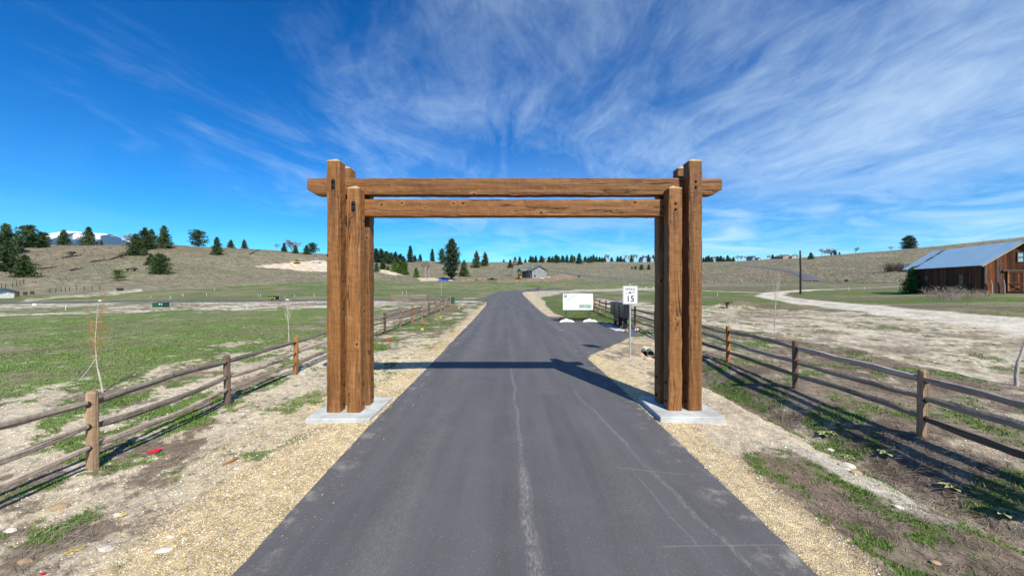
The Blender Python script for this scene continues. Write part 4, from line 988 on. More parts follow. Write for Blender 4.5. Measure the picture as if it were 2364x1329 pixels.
# ------------------------------------------------------------------ barn
def barn():
    base = G(2273, 678); base.z -= 0.05
    ang = math.atan2(-0.37, 0.93)           # local +X runs along the gable wall
    B = thing('board_barn', 'old brown board barn with a blue-grey ribbed metal roof', 'barn', base, ang, scale=1.12)
    Wd, Ln, He, Hr = 5.8, 14.1, 3.62, 5.90
    m_pl = timber_mat('barn_board', (0.31,0.100,0.032), (0.135,0.040,0.014), (0.020,0.009,0.006), rough=0.85, rand=0.6)
    m_grey = timber_mat('grey_barn_board', (0.20,0.145,0.11), (0.14,0.10,0.075), (0.05,0.035,0.028), rough=0.85, rand=0.3)
    m_in = M('barn_dark_lining', (0.02,0.012,0.009), rough=0.95, bump=0)
    m_roof = M('blue_grey_metal_roof', (0.20,0.40,0.60), (0.27,0.46,0.66), 0.9, rough=0.35, metal=0.3, bump=0, rand=0.05)
    m_rib_highlight = M('painted_rib_highlight', (0.70,0.80,0.86), (0.42,0.60,0.74), 2.5, (1,6,1), rough=0.4, metal=0.3, bump=0)  # sun highlight on the roof ribs, painted as a paler colour
    m_glass = M('barn_window_glass', (0.28,0.36,0.38), (0.36,0.43,0.45), 1.5, rough=0.12, spec=0.8, bump=0)
    m_glassd = M('dark_window_glass', (0.03,0.035,0.045), rough=0.1, spec=0.8, bump=0)
    mb = MB(); mb.add([(0.08,0.08,-.4),(Wd-.08,0.08,-.4),(Wd-.08,Ln-.08,-.4),(0.08,Ln-.08,-.4),(0.08,0.08,He-.06),(Wd-.08,0.08,He-.06),(Wd-.08,Ln-.08,He-.06),(0.08,Ln-.08,He-.06),(Wd/2,0.08,Hr-.12),(Wd/2,Ln-.08,Hr-.12)],
           [(0,3,2,1),(0,1,5,8,4),(1,2,6,5),(2,3,7,9,6),(3,0,4,7),(4,8,9,7),(8,5,6,9)]); mb.build('inner_wall', m_in, B)
    r = random.Random(12)
    hz = lambda x: He + (Hr-He)*(1-abs(x-Wd/2)/(Wd/2))
    door = (1.75, 4.35, 0.28, 2.55); gwin = (2.62, 3.18, 3.62, 4.72)
    x = 0.0
    while x < Wd - 0.02:                      # gable boards, cut round the loft window
        wd = min(r.uniform(.17, .27), Wd-x); ex = r.uniform(0, .012)
        x0, x1 = x+.006, x+wd-.006; segs = [(-0.15-r.uniform(0,.1), None)]
        if x1 > gwin[0] and x0 < gwin[1]: segs = [(-0.15, gwin[2]), (gwin[3], None)]
        for z0, z1 in segs:
            a, b_ = (hz(x0)-.09, hz(x1)-.09) if z1 is None else (z1, z1)
            mesh = MB().add([(0,0,0),(x1-x0,0,0),(x1-x0,.04,0),(0,.04,0),(0,0,a-z0),(x1-x0,0,b_-z0),(x1-x0,.04,b_-z0),(0,.04,a-z0)],[(0,3,2,1),(4,5,6,7),(0,1,5,4),(1,2,6,5),(2,3,7,6),(3,0,4,7)]).mesh('plank', m_grey if r.random() < .16 else m_pl)
            inst('plank', mesh, B, (x0, -0.005-ex, z0))
        x += wd
    swins = [(3.15, 4.15, 1.05, 2.30), (9.6, 10.5, 1.05, 2.30)]
    y = 0.05
    while y < Ln - 0.02:
        wd = min(r.uniform(.19, .29), Ln-y); y0, y1 = y+.006, y+wd-.006; ex = r.uniform(0, .012)
        segs = [(-0.2, He-.02)]
        for wn in swins:
            if y1 > wn[0] and y0 < wn[1]: segs = [(-0.2, wn[2]), (wn[3], He-.02)]
        for z0, z1 in segs:
            inst('plank', MB().box(0, .04, 0, y1-y0, 0, z1-z0).mesh('plank', m_pl), B, (-0.005-ex, y0, z0))
        y += wd
    for wn in swins:
        w_ = MB(); y0, y1, z0, z1 = wn
        for q in ((y0-.06,y0+.03,z0-.06,z1+.06),(y1-.03,y1+.06,z0-.06,z1+.06),(y0+.03,y1-.03,z1-.03,z1+.06),(y0+.03,y1-.03,z0-.06,z0+.03),(y0+.03,y1-.03,(z0+z1)/2-.025,(z0+z1)/2+.025)): w_.box(-.05, .02, *q)
        f = w_.build('window', m_grey, B); MB().box(0.022, 0.03, y0, y1, z0, z1).build('pane', m_glassd, f)
    w_ = MB(); x0, x1, z0, z1 = gwin
    for q in ((x0-.05,x0+.03,z0-.05,z1+.05),(x1-.03,x1+.05,z0-.05,z1+.05)): w_.box(q[0], q[1], -.05, .02, q[2], q[3])
    for q in ((x0+.03,x1-.03,z1-.03,z1+.05),(x0+.03,x1-.03,z0-.05,z0+.03),(x0+.03,x1-.03,(z0+z1)/2-.02,(z0+z1)/2+.02)): w_.box(q[0], q[1], -.05, .02, q[2], q[3])
    f = w_.build('window', M('dark_window_frame', (0.06,0.05,0.045), bump=0), B); MB().box(x0, x1, 0.022, 0.03, z0, z1).build('pane', m_glass, f)
    # sliding door with rail and cross braces
    D = MB().box(door[0], door[1], -.10, -.06, door[2], door[3]).build('door', m_in, B)
    m_trim = timber_mat('barn_door_trim', (0.40,0.19,0.10), (0.30,0.13,0.07), (0.12,0.05,0.03), rough=0.85, rand=0.2)
    x = door[0]
    while x < door[1]-.02:
        wd = min(r.uniform(.16,.22), door[1]-x); inst('plank', MB().box(0, wd-.012, 0, .02, 0, door[3]-door[2]).mesh('plank', m_pl), D, (x+.006, -.125, door[2])); x += wd
    zm = door[2] + 0.95
    bars = [((door[0],door[2]+.07),(door[1],door[2]+.07)),((door[0],door[3]-.1),(door[1],door[3]-.1)),((door[0],zm),(door[1],zm)),((door[0]+.07,door[2]),(door[0]+.07,door[3])),((door[1]-.07,door[2]),(door[1]-.07,door[3])),(((door[0]+door[1])/2,door[2]),((door[0]+door[1])/2,door[3]))]
    for k, ((ax, az), (bx_, bz)) in enumerate(bars): span('brace', MB().box(-.06,.06,-.02,.02,0,1).mesh('brace', m_trim), (ax,-.15-.003*(k > 2),az), (bx_,-.15-.003*(k > 2),bz), D)
    mx_ = (door[0]+door[1])/2
    for k, (a, b_, c, d) in enumerate(((door[0]+.1,door[2]+.1,mx_-.05,zm-.05),(door[0]+.1,zm-.05,mx_-.05,door[2]+.1),(mx_+.05,door[2]+.1,door[1]-.1,zm-.05),(mx_+.05,zm-.05,door[1]-.1,door[2]+.1))):
        span('brace', MB().box(-.05,.05,-.015,.015,0,1).mesh('brace', m_trim if k in (0, 3) else m_grey), (a,-.16-.01*(k % 2),b_), (c,-.16-.01*(k % 2),d), D)
    MB().box(door[0]-.35, door[1]+.4, -.20, -.02, door[3]+.06, door[3]+.20).build('door_rail', m_grey, B)
    MB().box(1.2, 4.9, -.7, -.1, -.1, .14).build('threshold', m_grey, B)
    # roof: deck plus ribbed sheets, one sheet missing near the far end
    ov = 0.45; run = Wd/2+ov; drop = (Hr-He)/(Wd/2)
    for sd in (-1, 1):
        def RP(s, y, up): # s from ridge outwards
            nx, nz = drop*sd, 1.0; L = math.hypot(nx, nz); return (Wd/2 + sd*s + nx/L*up, y, Hr - drop*s + nz/L*up)
        dk = MB(); a = [RP(0,-.35,-.06),RP(run-.04,-.35,-.06),RP(run-.04,Ln+.3,-.06),RP(0,Ln+.3,-.06)]; b_ = [RP(0,-.35,.0),RP(run-.04,-.35,.0),RP(run-.04,Ln+.3,.0),RP(0,Ln+.3,.0)]
        dk.add(a+b_, [(0,1,2,3),(7,6,5,4),(0,4,5,1),(1,5,6,2),(2,6,7,3),(3,7,4,0)]); dk.build('roof_deck', m_grey, B)
        npan = 15; pw = (Ln+.75)/npan
        for k in range(npan):
            if sd < 0 and k == npan-3: continue
            y0 = -.4 + k*pw; V = []; prof = []
            for c in range(3):
                yy0 = y0 + pw*c/3; prof += [(yy0, .012), (yy0+pw*.16, .012), (yy0+pw*.17, .115), (yy0+pw*.235, .115), (yy0+pw*.245, .012)]
            prof.append((y0+pw-.002, .012))
            jit = r.uniform(-.01,.01)
            for s in (0.0, run*0.5, run+.03+jit):
                for (yy0, up) in prof: V.append(RP(s, yy0, up))
            n = len(prof); fs = [(j*n+i, j*n+i+1, (j+1)*n+i+1, (j+1)*n+i) for j in range(2) for i in range(n-1)]
            sh = MB().add(V, fs).build('roof_sheet', m_roof, B)
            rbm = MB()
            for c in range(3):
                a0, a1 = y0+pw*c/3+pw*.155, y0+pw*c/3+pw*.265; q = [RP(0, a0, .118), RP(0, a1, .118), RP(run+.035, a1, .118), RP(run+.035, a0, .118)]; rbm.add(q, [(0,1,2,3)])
            rbm.build('rib_highlight', m_rib_highlight, sh)  # pale strips that carry the painted highlight along each rib
        if sd < 0:   # exposed boards where the sheet is gone
            y0 = -.4 + (npan-3)*pw
            for j in range(9):
                s0 = j*run/9
                if j in (3, 7): continue
                q = MB(); q.add([RP(s0+.02,y0+r.uniform(-.02,.1),.003),RP(s0+run/9-.02,y0+r.uniform(-.02,.1),.003),RP(s0+run/9-.02,y0+pw,.003),RP(s0+.02,y0+pw,.003),RP(s0+.02,y0+.02,.02),RP(s0+run/9-.02,y0+.02,.02),RP(s0+run/9-.02,y0+pw-.03,.02),RP(s0+.02,y0+pw-.03,.02)],[(3,2,1,0),(4,5,6,7),(0,1,5,4),(1,2,6,5),(2,3,7,6),(3,0,4,7)])
                q.build('roof_board', m_grey if j % 3 == 1 else M('pale_roof_board', (0.5,0.42,0.34), bump=0), B)
        MB().add([RP(0,-.43,-.16),RP(run+.02,-.43,-.16),RP(run+.02,-.43,.03),RP(0,-.43,.03),RP(0,-.39,-.16),RP(run+.02,-.39,-.16),RP(run+.02,-.39,.03),RP(0,-.39,.03)],[(0,1,2,3),(7,6,5,4),(0,4,5,1),(1,5,6,2),(2,6,7,3),(3,7,4,0)]).build('barge_board', M('pale_barge_board', (0.42,0.35,0.29), bump=0.1), B)
    rd = MB()
    for sd in (-1, 1): rd.add([(Wd/2,-.42,Hr+.075),(Wd/2,Ln+.36,Hr+.075),(Wd/2+sd*.16,Ln+.36,Hr-.16*drop+.06),(Wd/2+sd*.16,-.42,Hr-.16*drop+.06)],[(0,1,2,3) if sd > 0 else (3,2,1,0)])
    rd.build('ridge_cap', m_roof, B)
    # odd posts leaning on the gable
    for x, h in ((0.42, 1.75), (1.42, 1.85)):
        tag(MB().tube([(0,0,-.2),(0.03,0.02,h*.6),(-.06,.06,h)], [.075,.07,.06], 7).build('leaning_post', m_greybark, None, loc=B.matrix_basis @ Vector((x, -0.32, 0.0))), ('grey post leaning at the near corner of the barn' if x < 1 else 'grey post standing beside the barn door'), 'post')
    return B
bpy.context.view_layer.update()
BARN = barn()

# ------------------------------------------------------------------ houses
def gable_house(name, label, pos, rz, W_, L_, He, Hr, m_w, m_r, wins=(), dist_detail=True, sink=1.0):
    Hh = thing(name, label, 'house', pos, rz)
    mb = MB(); mb.add([(-W_/2,0,-sink),(W_/2,0,-sink),(W_/2,L_,-sink),(-W_/2,L_,-sink),(-W_/2,0,He),(W_/2,0,He),(W_/2,L_,He),(-W_/2,L_,He),(0,0,Hr),(0,L_,Hr)],
           [(0,3,2,1),(0,1,5,8,4),(1,2,6,5),(2,3,7,9,6),(3,0,4,7)]); mb.build('wall', m_w, Hh)
    ov = 0.5; dr = (Hr-He)/(W_/2); roof = MB()
    for sd in (-1, 1):
        x0, x1 = 0, sd*(W_/2+ov); z0, z1 = Hr, He-dr*ov
        P = [(x0,-ov,z0+.02),(x1,-ov,z1+.02),(x1,L_+ov,z1+.02),(x0,L_+ov,z0+.02),(x0,-ov,z0+.25),(x1,-ov,z1+.25),(x1,L_+ov,z1+.25),(x0,L_+ov,z0+.25)]
        roof.add(P, [(0,1,2,3),(7,6,5,4),(0,4,5,1),(1,5,6,2),(2,6,7,3)])
    roof.build('roof', m_r, Hh)
    mf = bpy.data.materials.get('window_white') or M('window_white', (0.7,0.7,0.7), bump=0); mg = bpy.data.materials.get('house_glass') or M('house_glass', (0.04,0.05,0.06), rough=0.1, spec=0.8, bump=0)
    for (face, a, z, w_, h_) in wins:
        if face == 'g': f = MB().box(a-w_/2-.12,a+w_/2+.12,-.06,.01,z-.12,z+h_+.12).build('window', mf, Hh); MB().box(a-w_/2,a+w_/2,-.075,-.058,z,z+h_).build('pane', mg, f)
        else: f = MB().box(-W_/2-.06,-W_/2+.01,a-w_/2-.12,a+w_/2+.12,z-.12,z+h_+.12).build('window', mf, Hh); MB().box(-W_/2-.075,-W_/2-.058,a-w_/2,a+w_/2,z,z+h_).build('pane', mg, f)
    return Hh
m_sid = M('grey_siding', (0.25,0.255,0.265), (0.22,0.225,0.235), 0.8, bump=0); m_shing = M('grey_shingles', (0.155,0.175,0.165), (0.11,0.125,0.12), 0.9, bump=0)
pos = G(1245, 642); pos.z = Hs(pos.x, pos.y) - 0.1
GH = gable_house('grey_house', 'grey two-storey house with a shaded deck at the end of the meadow', pos, math.radians(24), 10.6, 14.5, 5.2, 8.0, m_sid, m_shing,
    [('g',-3.4,3.5,.9,1.4),('g',0.2,3.5,.8,1.5),('g',3.6,3.5,.8,1.4),('g',-3.3,.7,1.5,1.8),('g',2.3,1.1,.8,.9),('s',3,.6,1.4,1.8),('s',6,3.4,1.6,1.5)])
m_dk = M('dark_deck_timber', (0.035,0.026,0.022), rough=0.8, bump=0); m_dtrim = M('dark_roof_trim', (0.03,0.03,0.03), bump=0)
for a, b_ in (((-5.75,-.5,4.93),(0,-.5,8.0)),((5.75,-.5,4.93),(0,-.5,8.0))): span('barge_board', MB().box(-.08,.08,-.14,.14,0,1).mesh('barge_board', m_dtrim), (a[0],-.58,a[2]+.1), (b_[0],-.58,b_[2]+.1), GH)
MB().box(-9.0,-5.32,7.5,14.0,2.45,2.75).build('deck', m_dk, GH)
for y in (7.7, 10.7, 13.8): MB().box(-8.9,-8.65,y-.12,y+.12,-.6,5.0).build('deck_post', m_dk, GH)
MB().box(-9.0,-8.9,7.5,14.0,3.55,3.7).build('deck_rail', m_dk, GH)
pr = MB(); pr.add([(-9.6,7.2,4.9),(-9.6,14.3,4.9),(-9.6,10.75,6.9),(-2.4,7.2,4.95),(-2.4,14.3,4.95),(-2.4,10.75,6.95),(-9.6,7.2,4.65),(-9.6,14.3,4.65)],[(0,1,2),(0,2,5,3),(1,4,5,2),(0,6,7,1)]); pr.build('porch_roof', m_shing, GH)
MB().box(-9.5,-9.4,7.7,13.8,4.7,5.1).build('porch_beam', m_dk, GH)
for (x, y, s) in ((-2.2, 5.0, 1), (-1.2, 8.5, 0.7)): MB().tube([(x,y,6.2),(x,y,7.4+s*.6)], [.12,.12], 6).build('vent_pipe', m_white, GH)

m_dkroof = M('dark_roof', (0.035,0.045,0.06), (0.05,0.06,0.075), bump=0); m_cedar = M('cedar_post', (0.42,0.16,0.05), bump=0); m_wht = M('white_siding', (0.66,0.66,0.65), bump=0)
pos = G(776, 606); hh = gable_house('white_house', 'white house with an orange two-storey porch on the left hill', pos, math.radians(6), 8.6, 12, 5.4, 7.4, m_wht, m_dkroof, [('s',6,1,1.5,1.6)], sink=2)
MB().box(-6.9,-4.32,.3,10,2.6,2.9).build('deck', m_dk, hh)
MB().add([(-7.3,-.3,5.2),(-4.2,-.3,5.45),(-4.2,10.4,6.9),(-7.3,10.4,6.7),(-7.3,-.3,5.45),(-4.2,-.3,5.7),(-4.2,10.4,7.15),(-7.3,10.4,6.95)],[(3,2,1,0),(4,5,6,7),(0,1,5,4),(1,2,6,5),(2,3,7,6),(3,0,4,7)]).build('porch_roof', m_dkroof, hh)
for x in (-6.8, -4.7):
    for y in (.4, 9.8): MB().box(x-.16,x+.16,y-.16,y+.16,-1.5,5.3).build('porch_post', m_cedar, hh)
MB().box(-6.9,-4.35,.35,.42,3.5,3.65).build('deck_rail', m_white, hh)
m_tan = M('tan_siding', (0.38,0.29,0.22), bump=0); m_bluew = M('pale_blue_siding', (0.30,0.50,0.68), bump=0); m_bl2 = M('blue_grey_siding', (0.25,0.33,0.42), bump=0); m_palew = M('pale_siding', (0.55,0.54,0.5), bump=0)
def far_house(label, u, vb, px_w, px_h, m_w, m_r, rz=0.3, y=None, roof=0.45, vis=None):
    p = G(u, vb); 
    if y: x = (u-CU)/F*y; p = Vector((x, y, Hs(x, y)))
    s = p.y/F; w_, h_ = px_w*s, px_h*s; zb = CZ - (vb-CV)/F*p.y
    p.z = min(p.z, zb)
    return gable_house('house', label, p, rz, w_*0.8, w_*0.8, (zb-p.z) + h_*(1-roof), (zb-p.z) + h_, m_w, m_r, [('g', -w_*.2, (zb-p.z)+h_*.15, w_*.14, h_*.25), ('g', w_*.2, (zb-p.z)+h_*.15, w_*.14, h_*.25)], sink=3)
far_house('small house with a dark roof among the ridge conifers', 1263, 604, 22, 8, m_palew, m_dkroof, 0.6)
far_house('left of two pale blue houses on the ridge', 1489, 602.5, 15, 10, m_bluew, m_dkroof, 0.3)
far_house('right of two pale blue houses on the ridge', 1505, 602.5, 13, 9, m_bluew, m_dkroof, 0.3)
far_house('blue-grey house with a pale wing on the right ridge', 1741, 600, 17, 9, m_bl2, m_dkroof, 0.5)
far_house('low white wing beside the blue-grey ridge house', 1753, 600, 9, 5, m_wht, m_dkroof, 0.5)
far_house('long tan house on the right ridge left of the tall pole', 1817, 597, 28, 9, m_tan, m_shing, 0.2)
far_house('small pale house right of the tan ridge house', 1836, 596, 16, 8, m_palew, m_shing, -0.3)
far_house('small cream house with a dark roof behind the left hilltop pines', 310, 561, 18, 11, M('cream_siding', (0.5,0.42,0.30), bump=0), m_dkroof, 0.7)
# shed at the far left with a lean-to
pos = G(8, 688); sh = gable_house('field_shed', 'white field shed with a blue roof at the meadow\'s left end', pos, math.radians(70), 2.6, 4.5, 1.3, 1.75, m_wht, M('shed_blue_roof', (0.06,0.12,0.18), bump=0), sink=.5)
MB().box(-1.36,-1.29,.6,3.0,0.0,.9).build('dark_opening', m_signblack, sh)
m_brownboard = M('dark_brown_board', (0.085,0.048,0.024), (0.055,0.03,0.016), 8, bump=0)
for k, (u, v, h) in enumerate(((25, 686, 11), (40, 684, 10), (58, 681, 8), (74, 679, 7))):
    p = G(u, v); s = p.y/F
    t_ = thing('slatted_rack', ['leftmost', 'second', 'third', 'rightmost'][k] + ' of four brown slatted racks in a row beside the shed', 'rack', p, 0.1*k, 'slatted racks beside the shed')
    for j in (-1, 0, 1): MB().box(j*s*2.2-.11, j*s*2.2+.11, -.1, .1, -.2, h*s).build('slat', m_brownboard, t_)
    MB().box(-s*3.0, s*3.0, -.14, -.1, h*s*.75, h*s).build('top_board', m_brownboard, t_)

# ------------------------------------------------------------------ vehicles and machines
def wheel(parent, x, y, r=0.40, w_=0.25, m=None):
    o = MB().tube([(0,-w_/2,0),(0,w_/2,0)], [r, r], 14).build('tyre', M_TYRE, parent, loc=(x, y, r)); MB().tube([(0,-w_/2-.01,0),(0,w_/2+.01,0)], [r*.6, r*.6], 10).build('rim', m_aluminium, o); return o
M_TYRE = M('tyre_rubber', (0.015,0.015,0.016), bump=0)
m_vglass = M('vehicle_glass', (0.02,0.025,0.03), rough=0.08, spec=0.8, bump=0)
def pickup(label, u, v, m, rz):
    p = G(u, v); t_ = thing('pickup_truck', label, 'pickup truck', p, rz)
    b_ = [(-2.85,.55),(-2.85,1.15),(-1.75,1.25),(-.95,1.28),(-.35,1.85),(1.0,1.88),(1.25,1.30),(2.8,1.28),(2.85,.6)]
    MB().poly([(x,-.92,z) for x, z in b_], (0,1.84,0)).build('body', m, t_)
    MB().box(1.32,2.74,-.8,.8,1.285,1.30).build('load_bed', m_signblack, t_)
    MB().poly([(-.78,-.935,1.32),(-.30,-.935,1.76),(.95,-.935,1.78),(1.1,-.935,1.32)], (0,1.87,0)).build('side_window', m_vglass, t_)
    for x in (-1.85, 1.85):
        for y in (-.85, .85): wheel(t_, x, y)
    for y in (-.7, .7): MB().box(-2.87,-2.84,y-.16,y+.16,.85,1.05).build('headlight', m_white, t_)
    return t_
pickup('black pickup truck parked below the far ridge', 1136, 648.5, M('black_car_paint', (0.010,0.010,0.012), rough=0.25, bump=0), math.pi+0.1)
pickup('white pickup truck parked beside the porch house', 731, 606.5, M('white_car_paint', (0.7,0.7,0.7), rough=0.3, bump=0), 0.15)
p = G(1104, 648.8); t_ = thing('flat_trailer', 'low black flatbed trailer left of the black pickup', 'trailer', p, 0.1)
MB().box(-2.6,1.6,-.9,.9,.55,.72).build('bed', m_signblack, t_); MB().box(1.6,2.9,-.06,.06,.5,.6).build('drawbar', m_signblack, t_)
MB().box(-1.8,-.8,-.6,.6,.72,1.15).build('load', m_darksteel, t_)
for x in (-.9, 0): 
    for y in (-.95, .95): wheel(t_, x, y, .33)
def loader(label, u, v, rz):
    p = G(u, v); t_ = thing('tracked_loader', label, 'digger', p, rz)
    for y in (-.75, .75): MB().poly([(-1.5,y-.2,.15),(-1.2,y-.2,.75),(1.2,y-.2,.75),(1.5,y-.2,.3),(1.2,y-.2,0),(-1.2,y-.2,0)], (0,.4,0)).build('track', M_TYRE, t_)
    MB().poly([(-1.5,-.6,.6),(-1.5,-.6,1.5),(-.5,-.6,1.6),(.9,-.6,1.1),(1.1,-.6,.6)], (0,1.2,0)).build('body', m_machine, t_)
    MB().poly([(-.7,-.55,1.5),(-.6,-.55,2.4),(.5,-.55,2.4),(.8,-.55,1.2)], (0,1.1,0)).build('cab', m_vglass, t_)
    MB().box(-.75,.6,-.6,.6,2.401,2.5).build('cab_roof', m_machine, t_)
    for y in (-.75, .75): MB().tube([(-1.2,y,1.5),(.6,y,1.35),(1.7,y,.5)], [.12,.12,.1], 6).build('lift_arm', m_machine, t_)
    MB().poly([(1.6,-.95,.1),(1.7,-.95,.8),(2.5,-.95,.15),(2.4,-.95,.02)], (0,1.9,0)).build('bucket', m_darksteel, t_)
    return t_
loader('yellow and black tracked loader beside the grey house deck', 1199, 644, 2.4)
loader('small yellow digger on the bare earth pad of the left hill', 684.5, 608.5, 1.2)
p = G(1028, 648); tag(MB().cbox(-2.0,1.6,-.8,.8,0,.75,.08).build('covered_pile', m_bluetarp, None, loc=p), 'bright blue tarpaulin over a pile below the big pine', 'tarpaulin')
p = G(1040, 648); tag(MB().cbox(-1.4,1.2,-.8,.8,0,.6,.06).build('lumber_stack', m_palew, None, loc=p), 'pale stack of boards right of the blue tarpaulin', 'lumber stack')
for k, (u, v) in enumerate(((1247, 641.5), (1253, 643), (1260, 639), (1266, 640))):
    p = G(u, v); o = inst('rubble_heap', ROCKS[m_rock_pale][k], None, p, (0, 0, k), (1.2, 1.0, .9)); tag(o, ['pale rubble heap in front of the grey house wall', 'low pale rubble heap nearest the meadow by the grey house', 'white rubble heap at the grey house right corner', 'last pale rubble heap right of the grey house'][k], 'rubble heap', 'rubble heaps by the grey house')

# ------------------------------------------------------------------ cabinets, markers, signs, pole
def cabinet(label, u, v, w_, h_, d_, m, stickers=()):
    p = G(u, v); t_ = thing('utility_cabinet', label, 'utility box', p, 0.0)
    MB().cbox(-w_/2,w_/2,0,d_,-.1,h_*.86,.015).build('body', m, t_)
    MB().poly([(-w_/2-.02,-.03,h_*.86),(-w_/2-.02,-.03,h_*.9),(-w_/2-.02,d_+.02,h_),(-w_/2-.02,d_+.02,h_*.86)], (w_+.04,0,0)).build('lid', m, t_)
    MB().box(-.012,.012,-.012,.0,.05,h_*.8).build('door_seam', m_signblack, t_)
    for x, z, s, mm_ in stickers: MB().box(x-s,x+s,-.012,-.001,z-s,z+s).build('sticker', mm_, t_)
cabinet('dark green transformer cabinet in the bare strip before the side lane', 363.5, 709.5, 1.32, .62, .9, m_green_box, ((.25,.42,.07,m_white),(.52,.42,.06,m_white)))
cabinet('nearly black utility cabinet with yellow stickers beside the side lane', 628.5, 692.5, 1.25, .62, .9, m_dark_box, ((-.35,.3,.12,m_yellow),(.0,.4,.10,m_yellow),(.4,.3,.12,m_yellow)))
cabinet('upright green cabinet where the left fence ends', 1043, 701, .66, .95, .6, m_green_box)
for k, (u, v, w_, lab) in enumerate(((78, 705, 8, 'white marker box at the far left of the side lane'), (229.5, 697, 6, 'white marker box behind the orange-twigged sapling'), (663, 694.5, 5, 'white marker box near the staked white sapling'))):
    p = G(u, v); s = p.y/F; tag(MB().cbox(-w_*s/2, w_*s/2, 0, .2, -.1, 4.5*s, .015).build('marker_box', m_white, None, loc=p), lab, 'marker', 'white marker boxes along the lane')
stakes = sorted([(151,716,14,'tilted'),(393,690,8,''),(347,688,7,'leaning'),(495,671,6,''),(423,684,6,''),(596,685,6,''),(602,685,6,''),(680,685,5,''),(725,686,9,''),(420,683,5,''),(477,683,6,''),(570,715,10,''),(929,680,7,''),(938,679,8,''),(1995,669,8,''),(1960,672,10,''),(1712,652,9,''),(1656,683,8,'')])
STK = MB().box(-.02,.02,-.012,.012,-.2,1.0).mesh('survey_stake', m_white)
for k, (u, v, h, tl) in enumerate(stakes):
    p = G(u, v); s = p.y/F
    o = inst('survey_stake', STK, None, p, (0, .5 if tl == 'leaning' else (.12 if tl else 0), 0), (max(1, s*9), 1.2, h*s))
    tag(o, f'{ORD[k]} thin white survey stake from the left in the meadows', 'stake', 'survey stakes in the meadows')
p = G(1848, 679); t_ = tag(MB().tube([(0,0,-1),(0,0,4.5),(-.06,.02,(679-578)*p.y/F)], [.17,.15,.125], 10).build('utility_pole', m_tie, None, loc=p), 'tall dark bare pole standing beside the pale gravel track', 'pole')
p = G(1018.5, 692); hz_ = CZ + (655-645)/F*p.y - p.z
t_ = thing('street_name_sign', 'blue street name sign on a steel post at the lane junction', 'street sign', p)
MB().tube([(0,0,-.3),(0,0,hz_)], [.035,.035], 6).build('pole', m_galv, t_)
MB().box(-.55,.55,-.015,.015,hz_-.32,hz_-.04).build('name_plate', m_blue_sign, t_); MB().box(-.015,.015,-.45,.45,hz_-.02,hz_+.24).build('name_plate', m_blue_sign, t_)
for k, (u, v) in enumerate(((1372+120,665),(1366+142,665))):
    p = G(u, v); tag(MB().cbox(-.18,.18,0,.2,-.1,.35,.02).build('marker_box', m_white, None, loc=p), ('left' if k == 0 else 'right') + ' of two white marker boxes in the green strip by the right posts', 'marker', 'white marker boxes by the right posts')
p = G(1955, 650); tag(MB().cbox(-.5,.5,0,.5,0,.85,.03).build('utility_cabinet', m_dark_box, None, loc=p), 'small dark box at the foot of the right hill', 'utility box')
p = G(1337, 640); tag(MB().cbox(-.9,.9,0,.8,0,1.0,.03).build('utility_cabinet', m_dark_box, None, loc=p), 'dark box on the red earth right of the grey house', 'utility box')
p = G(272, 670); tag(MB().cbox(-.5,.9,0,.8,0,.6,.04).build('dark_trough', m_dark_box, None, loc=p), 'dark trough on the sandy bank at the foot of the left hill', 'trough')
# wire fences: posts and wires
def wire_fence(label, pts, h, n, m=m_tie):
    P = [G(u, v) for u, v in pts]; A = np.array([(p.x, p.y) for p in P]); R = resample(A, n); Q = [Vector((x, y, Hs(x, y))) for x, y in R]
    t_ = thing('wire_fence', label, 'fence', Q[0]); pm = MB().tube([(0,0,-.3),(0,0,h)], [.07,.06], 5).mesh('post', m)
    for q in Q: inst('post', pm, t_, q - Q[0], (rnd.uniform(-.05,.05), rnd.uniform(-.05,.05), 0), (1, 1, rnd.uniform(.9,1.15)))
    mb = MB()
    for z in (.45, .8, 1.15): mb.tube([q - Q[0] + Vector((0,0,z*h/1.25)) for q in Q], .008, 3, False)
    mb.build('wire', m_galv, t_)
wire_fence('old wire fence on dark posts along the foot of the left hill', [(4,668),(17,665),(30,663),(43,659),(54,655)], 1.35, 6)
wire_fence('low wire fence running along the meadow below the left hill', [(115,676),(140,674),(163,671),(190,670),(230,668)], 1.25, 9)
def ridge_pts(us): 
    out = []
    for u in us: out.append((u, 0))
    return out
P = []
for u in range(2120, 2480, 30):
    t = (u-CU)/F; zt = H(t*_YS, _YS); q = (zt-CZ)/_YS; q[_YS < 60] = -9; y = _YS[int(np.argmax(q))]; P.append(Vector((t*y, y, Hs(t*y, y))))
t_ = thing('wire_fence', 'thin fence posts along the bare crest of the right hill', 'fence', P[0]); pm = MB().tube([(0,0,-.3),(0,0,1.5)], [.10,.09], 5).mesh('post', m_greybark)
for q in P: inst('post', pm, t_, q - P[0], (rnd.uniform(-.05,.05), rnd.uniform(-.05,.05), 0))
mb = MB()
for z in (.5, .9, 1.3): mb.tube([q - P[0] + Vector((0,0,z)) for q in P], .008, 3, False)
mb.build('wire', m_galv, t_)
